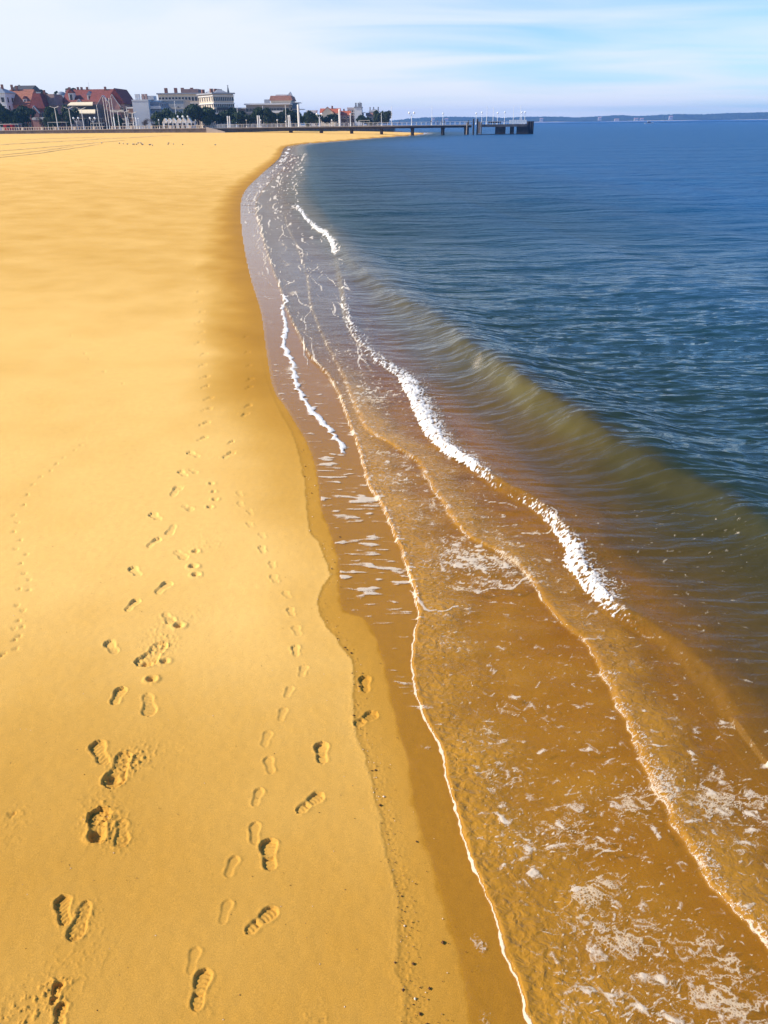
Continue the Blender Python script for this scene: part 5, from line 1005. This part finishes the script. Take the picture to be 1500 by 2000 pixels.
t, w, d, H, rz, ro = house('town_house', 'pale house with several chimneys before the last tree', 721, 741, 218, 500, mat('pale_grey_wall', (.50, .49, .48)), rows=4, cols=4, roof=('hip', 213.5, LEAD, .4), depth=12)
for q in (.1, .45, .9): chimney(t, w * q, 5, H + 1.2, 1.2, .7, LEAD)

# ================================================================= TREES
FOL = [mat('pine_foliage', (.022, .042, .016), .9, .55, .35), mat('oak_foliage', (.035, .055, .018), .9, .5, .35), mat('bare_twigs', (.085, .058, .050), .9, .35, .5)]
BARK = mat('bark', (.075, .055, .042), .95, .3, 2)
def crown_mesh(kind, seed, n=1900):
    r = np.random.default_rng(seed); lob = []
    if kind == 'pine':
        for i in range(11): a = r.uniform(0, 6.28); q = r.uniform(.1, .72); lob.append((q * math.cos(a), q * math.sin(a), r.uniform(.44, .84) - .20 * q, r.uniform(.30, .46), r.uniform(.15, .24)))
    elif kind == 'round':
        for i in range(12): a = r.uniform(0, 6.28); q = r.uniform(.05, .62); zz = r.uniform(.25, .80); lob.append((q * math.cos(a), q * math.sin(a), zz, r.uniform(.30, .46), r.uniform(.18, .28)))
    else:
        for i in range(9): a = r.uniform(0, 6.28); q = r.uniform(.05, .6); lob.append((q * math.cos(a), q * math.sin(a), r.uniform(.35, .8), r.uniform(.25, .4), r.uniform(.2, .3)))
    vs = []; fs = []
    for i in range(n):
        l = lob[r.integers(len(lob))]; d = r.normal(size=3); d /= np.linalg.norm(d); d[2] = abs(d[2]) * (1 if r.random() < .75 else -1); q = r.uniform(.7, 1.06) if kind != 'twig' else r.uniform(.3, 1.05)
        c = np.array([l[0] + d[0] * l[3] * q, l[1] + d[1] * l[3] * q, l[2] + d[2] * l[4] * q]); u = r.normal(size=3); u /= np.linalg.norm(u); v = np.cross(u, d + r.normal(size=3) * .4); v /= np.linalg.norm(v) + 1e-9
        s_ = r.uniform(.034, .075); s2 = s_ * (r.uniform(.6, 1) if kind != 'twig' else .12); b = len(vs)
        vs += [c - u * s_ - v * s2, c + u * s_ - v * s2 * .6, c + u * s_ * .7 + v * s2, c - u * s_ * .8 + v * s2 * .8]; fs.append((b, b + 1, b + 2, b + 3))
    me = bpy.data.meshes.new('crown'); me.from_pydata([tuple(x) for x in vs], [], fs); me.materials.append(FOL[{'pine': 0, 'round': 1, 'twig': 2}[kind]]); return me
CROWN = {k_: [crown_mesh(k_, 40 + i * 7 + len(k_), 1900 if k_ != 'twig' else 1300) for i in range(3)] for k_ in ('pine', 'round', 'twig')}
def trunk_mesh(seed):
    r = random.Random(seed); b = MB(); b.tube((0, 0, -.1), (.02, 0, .35), .035, .026, 7, False)
    for i in range(6):
        a = i * 1.05 + r.random(); q = r.uniform(.3, .55); m_ = (.02 + q * .4 * math.cos(a), q * .4 * math.sin(a), .48); b.tube((.02, 0, .33), m_, .018, .013, 6, False); b.tube(m_, (q * math.cos(a), q * math.sin(a), r.uniform(.58, .72)), .013, .005, 5, False)
    return b.mesh('trunk', BARK, True)
TRUNK = [trunk_mesh(i) for i in range(3)]
_ti = 0
def tree(px0, px1, ytop, Y, kind, label, name=None, z0=PZ, group='trees along the promenade'):
    global _ti; _ti += 1; px = (px0 + px1) / 2; h = at(px, ytop, Y)[1] - z0; rad = (xat(px1, Y) - xat(px0, Y)) / 2
    z0 = max(z0, at(px, ytop + 16, Y)[1]) if Y >= 450 and px < 200 else z0; h = at(px, ytop, Y)[1] - z0
    t = empty(name or {'pine': 'pine_tree', 'round': 'broadleaf_tree', 'twig': 'bare_tree'}[kind], label, 'tree', (xat(px, Y), Y, z0), 0, group)
    c = obj('crown', CROWN[kind][_ti % 3], t, (0, 0, 0), _ti * 1.3); c.scale = (rad * 1.14, rad * 1.14, h * 1.10)
    k_ = obj('trunk', TRUNK[_ti % 3], t, (0, 0, 0), _ti * .9); k_.scale = (rad, rad, h)
for a in [(-12, 34, 203, 352, 'pine', 'broad dark pine overhanging the red stall'), (18, 70, 208, 354, 'pine', 'wide dark pine in front of the salmon brick mansion'), (92, 124, 209, 352, 'pine', 'dark pine between the mauve mansard and first lamps'), (118, 156, 208, 354, 'pine', 'dark pine beside the left end of the cream awnings'), (70, 92, 228, 350, 'twig', 'small leafless tree in front of the dark red villa'), (84, 106, 230, 349, 'round', 'low bush-like tree left of the first twin lamp'), (118, 136, 229, 350, 'twig', 'small brownish tree below the second twin lamp'),
          (46, 58, 168, 450, 'round', 'tree top on the ridge above the brick mansion, left one'), (58, 72, 171, 455, 'round', 'tree top on the ridge above the brick mansion, right one'), (84, 106, 176, 450, 'round', 'tree cluster on the ridge above the mauve mansard'), (114, 130, 180, 455, 'round', 'dark tree behind the rounded blue-grey roof'), (140, 160, 172, 455, 'round', 'dark tree behind the long pink villa'),
          (243, 258, 191, 400, 'round', 'tree behind the gable-fronted villa, left of the flats'), (236, 262, 222, 356, 'twig', 'brown leafless tree beneath the gable-fronted villa'), (196, 222, 226, 356, 'twig', 'leafless tree behind the four flagpoles'), (220, 244, 225, 358, 'round', 'dim green tree right of the flagpoles'), (270, 298, 232, 352, 'twig', 'reddish leafless tree at the foot of the flats'),
          (296, 330, 219, 356, 'round', 'green tree between the flats and the white huts'), (318, 362, 214, 358, 'pine', 'dark pine behind the white huts'), (356, 418, 206, 354, 'pine', 'largest dark pine, in front of the hotel corner'), (400, 430, 218, 352, 'pine', 'dark pine right of the largest one'), (420, 466, 213, 357, 'pine', 'broad dark pine below the rows of hotel windows'), (452, 494, 218, 355, 'pine', 'spreading pine right of the hotel with bare trunk below'),
          (484, 520, 211, 357, 'pine', 'dark pine in front of the long low building'), (508, 548, 213, 356, 'pine', 'dark pine in front of the low glazed flats'), (540, 574, 214, 360, 'pine', 'dark pine below the terrace block'), (562, 598, 219, 366, 'pine', 'dark pine around the very tall white column'), (586, 616, 219, 390, 'round', 'dark trees left of the red-roofed house'), (604, 630, 222, 400, 'pine', 'dark pine behind the two-globe lyre lamp'), (632, 664, 223, 415, 'pine', 'dark pine in front of the pale red-roofed house'),
          (660, 684, 226, 420, 'twig', 'brownish bare trees under the orange roof'), (676, 694, 228, 430, 'twig', 'small bare tree left of the white block'), (693, 716, 225.5, 430, 'pine', 'dark pine in front of the white block'), (714, 730, 230, 440, 'round', 'dark bush-like tree right of the white block'), (726, 746, 219, 455, 'round', 'tall dark tree before the last one'), (743, 766, 217, 452, 'round', 'big round dark tree at the very end of the town')]: tree(*a)

# ================================================================= SAND MARKS FAR UP THE BEACH
def ridge(pts, w, h, seed):
    P = [ground(a, b) for a, b in catmull(pts, 14)]; P = np.array(P); rr = np.random.default_rng(seed); v = []; fs = []
    d = np.gradient(P[:, :2], axis=0); d /= np.hypot(d[:, 0], d[:, 1])[:, None]; nrm = np.stack([-d[:, 1], d[:, 0]], -1)
    for i, p in enumerate(P):
        hh = h * .5 * (.25 + .75 * rr.random()) * math.sin(math.pi * i / (len(P) - 1)) ** .4; ww = w * (.6 + .7 * rr.random())
        for k_, zf in ((-1, -.12), (-.45, .45), (0, 1), (.3, .35), (1, -.12)): v.append((p[0] + nrm[i, 0] * ww * k_, p[1] + nrm[i, 1] * ww * k_, p[2] + hh * zf + .02))
    for i in range(len(P) - 1):
        for k_ in range(4): fs.append((5 * i + k_, 5 * i + k_ + 1, 5 * i + 6 + k_, 5 * i + 5 + k_))
    me = bpy.data.meshes.new('sand_ridge'); me.from_pydata(v, [], fs); me.polygons.foreach_set('use_smooth', [True] * len(fs)); me.materials.append(mat('far_ridge_sand', (.70, .43, .13), .95, .3, .6)); tag(obj('sand_ridge', me), kind='structure')
for i, (pts, w, h) in enumerate([([(-20, 284), (60, 279), (130, 275.5), (200, 271), (260, 268), (335, 263.5)], 1.1, .34), ([(-20, 296), (60, 290), (120, 285), (185, 279), (240, 274)], .8, .22), ([(-20, 309), (60, 301), (130, 291), (190, 282)], .5, .16), ([(0, 303), (70, 295.5), (140, 286)], .5, .14), ([(40, 273), (120, 270), (200, 267)], .9, .2)]): ridge(pts, w, h, i)

# gulls resting on the sand
gm = MB(); gm.lathe([(.02, -.20), (.07, -.12), (.10, 0), (.08, .10), (.03, .16)], n=7); me = gm.mesh('body', mat('gull_grey', (.16, .15, .15), .8, .2)); me.transform(Matrix.Translation((0, 0, .17)) @ Matrix.Rotation(R(90), 4, 'Y'))
hm = MB().ball((.15, 0, .27), .05, 7, 5).mesh('head', mat('gull_white', (.7, .7, .68), .7, .05)); lm = MB().tube((0, .03, 0), (0, .03, .12), .012).tube((0, -.03, 0), (0, -.03, .12), .012).mesh('legs', mat('gull_leg', (.35, .2, .05), .7, .1)); bk = MB().tube((.19, 0, .265), (.26, 0, .255), .014, .003, 5).mesh('beak', mat('gull_leg', (.35, .2, .05)))
def gull(p, rz, label, group):
    t = empty('gull', label, 'gull', tuple(p), rz, group); obj('body', me, t); h_ = obj('head', hm, t); obj('beak', bk, h_); obj('legs', lm, t); t.scale = (1.05, 1.05, 1.05)
for i, (px, py) in enumerate([(270, 281), (241, 282), (233.5, 281.5), (249, 283), (259.5, 283.5), (262, 283.5), (267, 283.5), (274, 280.5), (276.5, 281.5), (278, 284), (279.5, 283.5), (292, 284.5), (294, 284), (298, 285.5), (328.5, 283.5), (329.5, 281), (339, 283), (357, 284), (420.5, 284.5), (199, 281)]):
    gull(ground(px, py), i * 2.1, 'small grey gull standing in the loose flock far up the dry sand', 'gulls on the dry sand')
gull(ground(45, 1070), 1.2, 'pale gull feather-sized bird shape near the bird tracks', 'x') if False else None

# ================================================================= SHELLS AND PEBBLES ON THE WET LINE
def pebbles():
    v = []; fs = []; mi = []
    rr = np.random.default_rng(99); L = wet_w; cum = np.concatenate([[0], np.cumsum(np.hypot(*np.diff(L, axis=0).T))]); n = 650
    pts = []
    for i in range(n):
        s_ = cum[-1] * rr.random() ** 2.2 * .55; x = np.interp(s_, cum, L[:, 0]); y = np.interp(s_, cum, L[:, 1]); off = abs(rr.normal(0, .07)) - .01 + (rr.random() < .15) * rr.random() * .35; pts.append((x + off, y + rr.normal(0, .01), rr.uniform(.0012, .0036) * (1 + 1.6 * (rr.random() < .12))))
    for i in range(160):
        a, b = rr.uniform(20, 760), rr.uniform(1000, 1995); p = ground(a, b); pts.append((p[0], p[1], rr.uniform(.0015, .0035)))
    px_ = np.array([p[0] for p in pts]); py_ = np.array([p[1] for p in pts]); zs = land_h(shore_s(px_, py_))
    for (x, y, r_), z in zip(pts, zs):
        b = len(v); s_ = rr.uniform(.7, 1.5, 6) * r_; z += .003
        v += [(x + s_[0] * 1.3, y, z), (x, y + s_[1] * 1.2, z), (x - s_[2] * 1.3, y, z), (x, y - s_[3] * 1.2, z), (x, y, z + s_[4]), (x, y, z - s_[5])]
        k_ = int(rr.choice(3, p=[.55, .25, .20]))
        for q in range(4): fs.append((b + q, b + (q + 1) % 4, b + 4)); fs.append((b + (q + 1) % 4, b + q, b + 5)); mi += [k_, k_]
    m_ = bpy.data.meshes.new('shell_fragments'); m_.from_pydata(v, [], fs)
    for q in (mat('wrack_dark', (.10, .045, .012), .9, .3, 40), mat('pebble_brown', (.30, .17, .06), .8, .3, 40), mat('shell_pale', (.70, .58, .42), .6, .15, 40)): m_.materials.append(q)
    m_.polygons.foreach_set('material_index', mi); tag(obj('shell_fragments', m_), kind='stuff')
pebbles()

# ================================================================= HAZE
hz = MB().box(-4600, 4600, -15, 4400, -6, 60); hme = hz.mesh('haze')
hmat, N = new_mat('haze'); o_ = N('ShaderNodeOutputMaterial'); vol = N('ShaderNodeVolumePrincipled', {'Color': (.12, .36, .90, 1), 'Density': .00015, 'Anisotropy': .0}); N.l(vol.outputs[0], o_.inputs['Volume'])
hme.materials.append(hmat); tag(obj('haze', hme), kind='stuff')
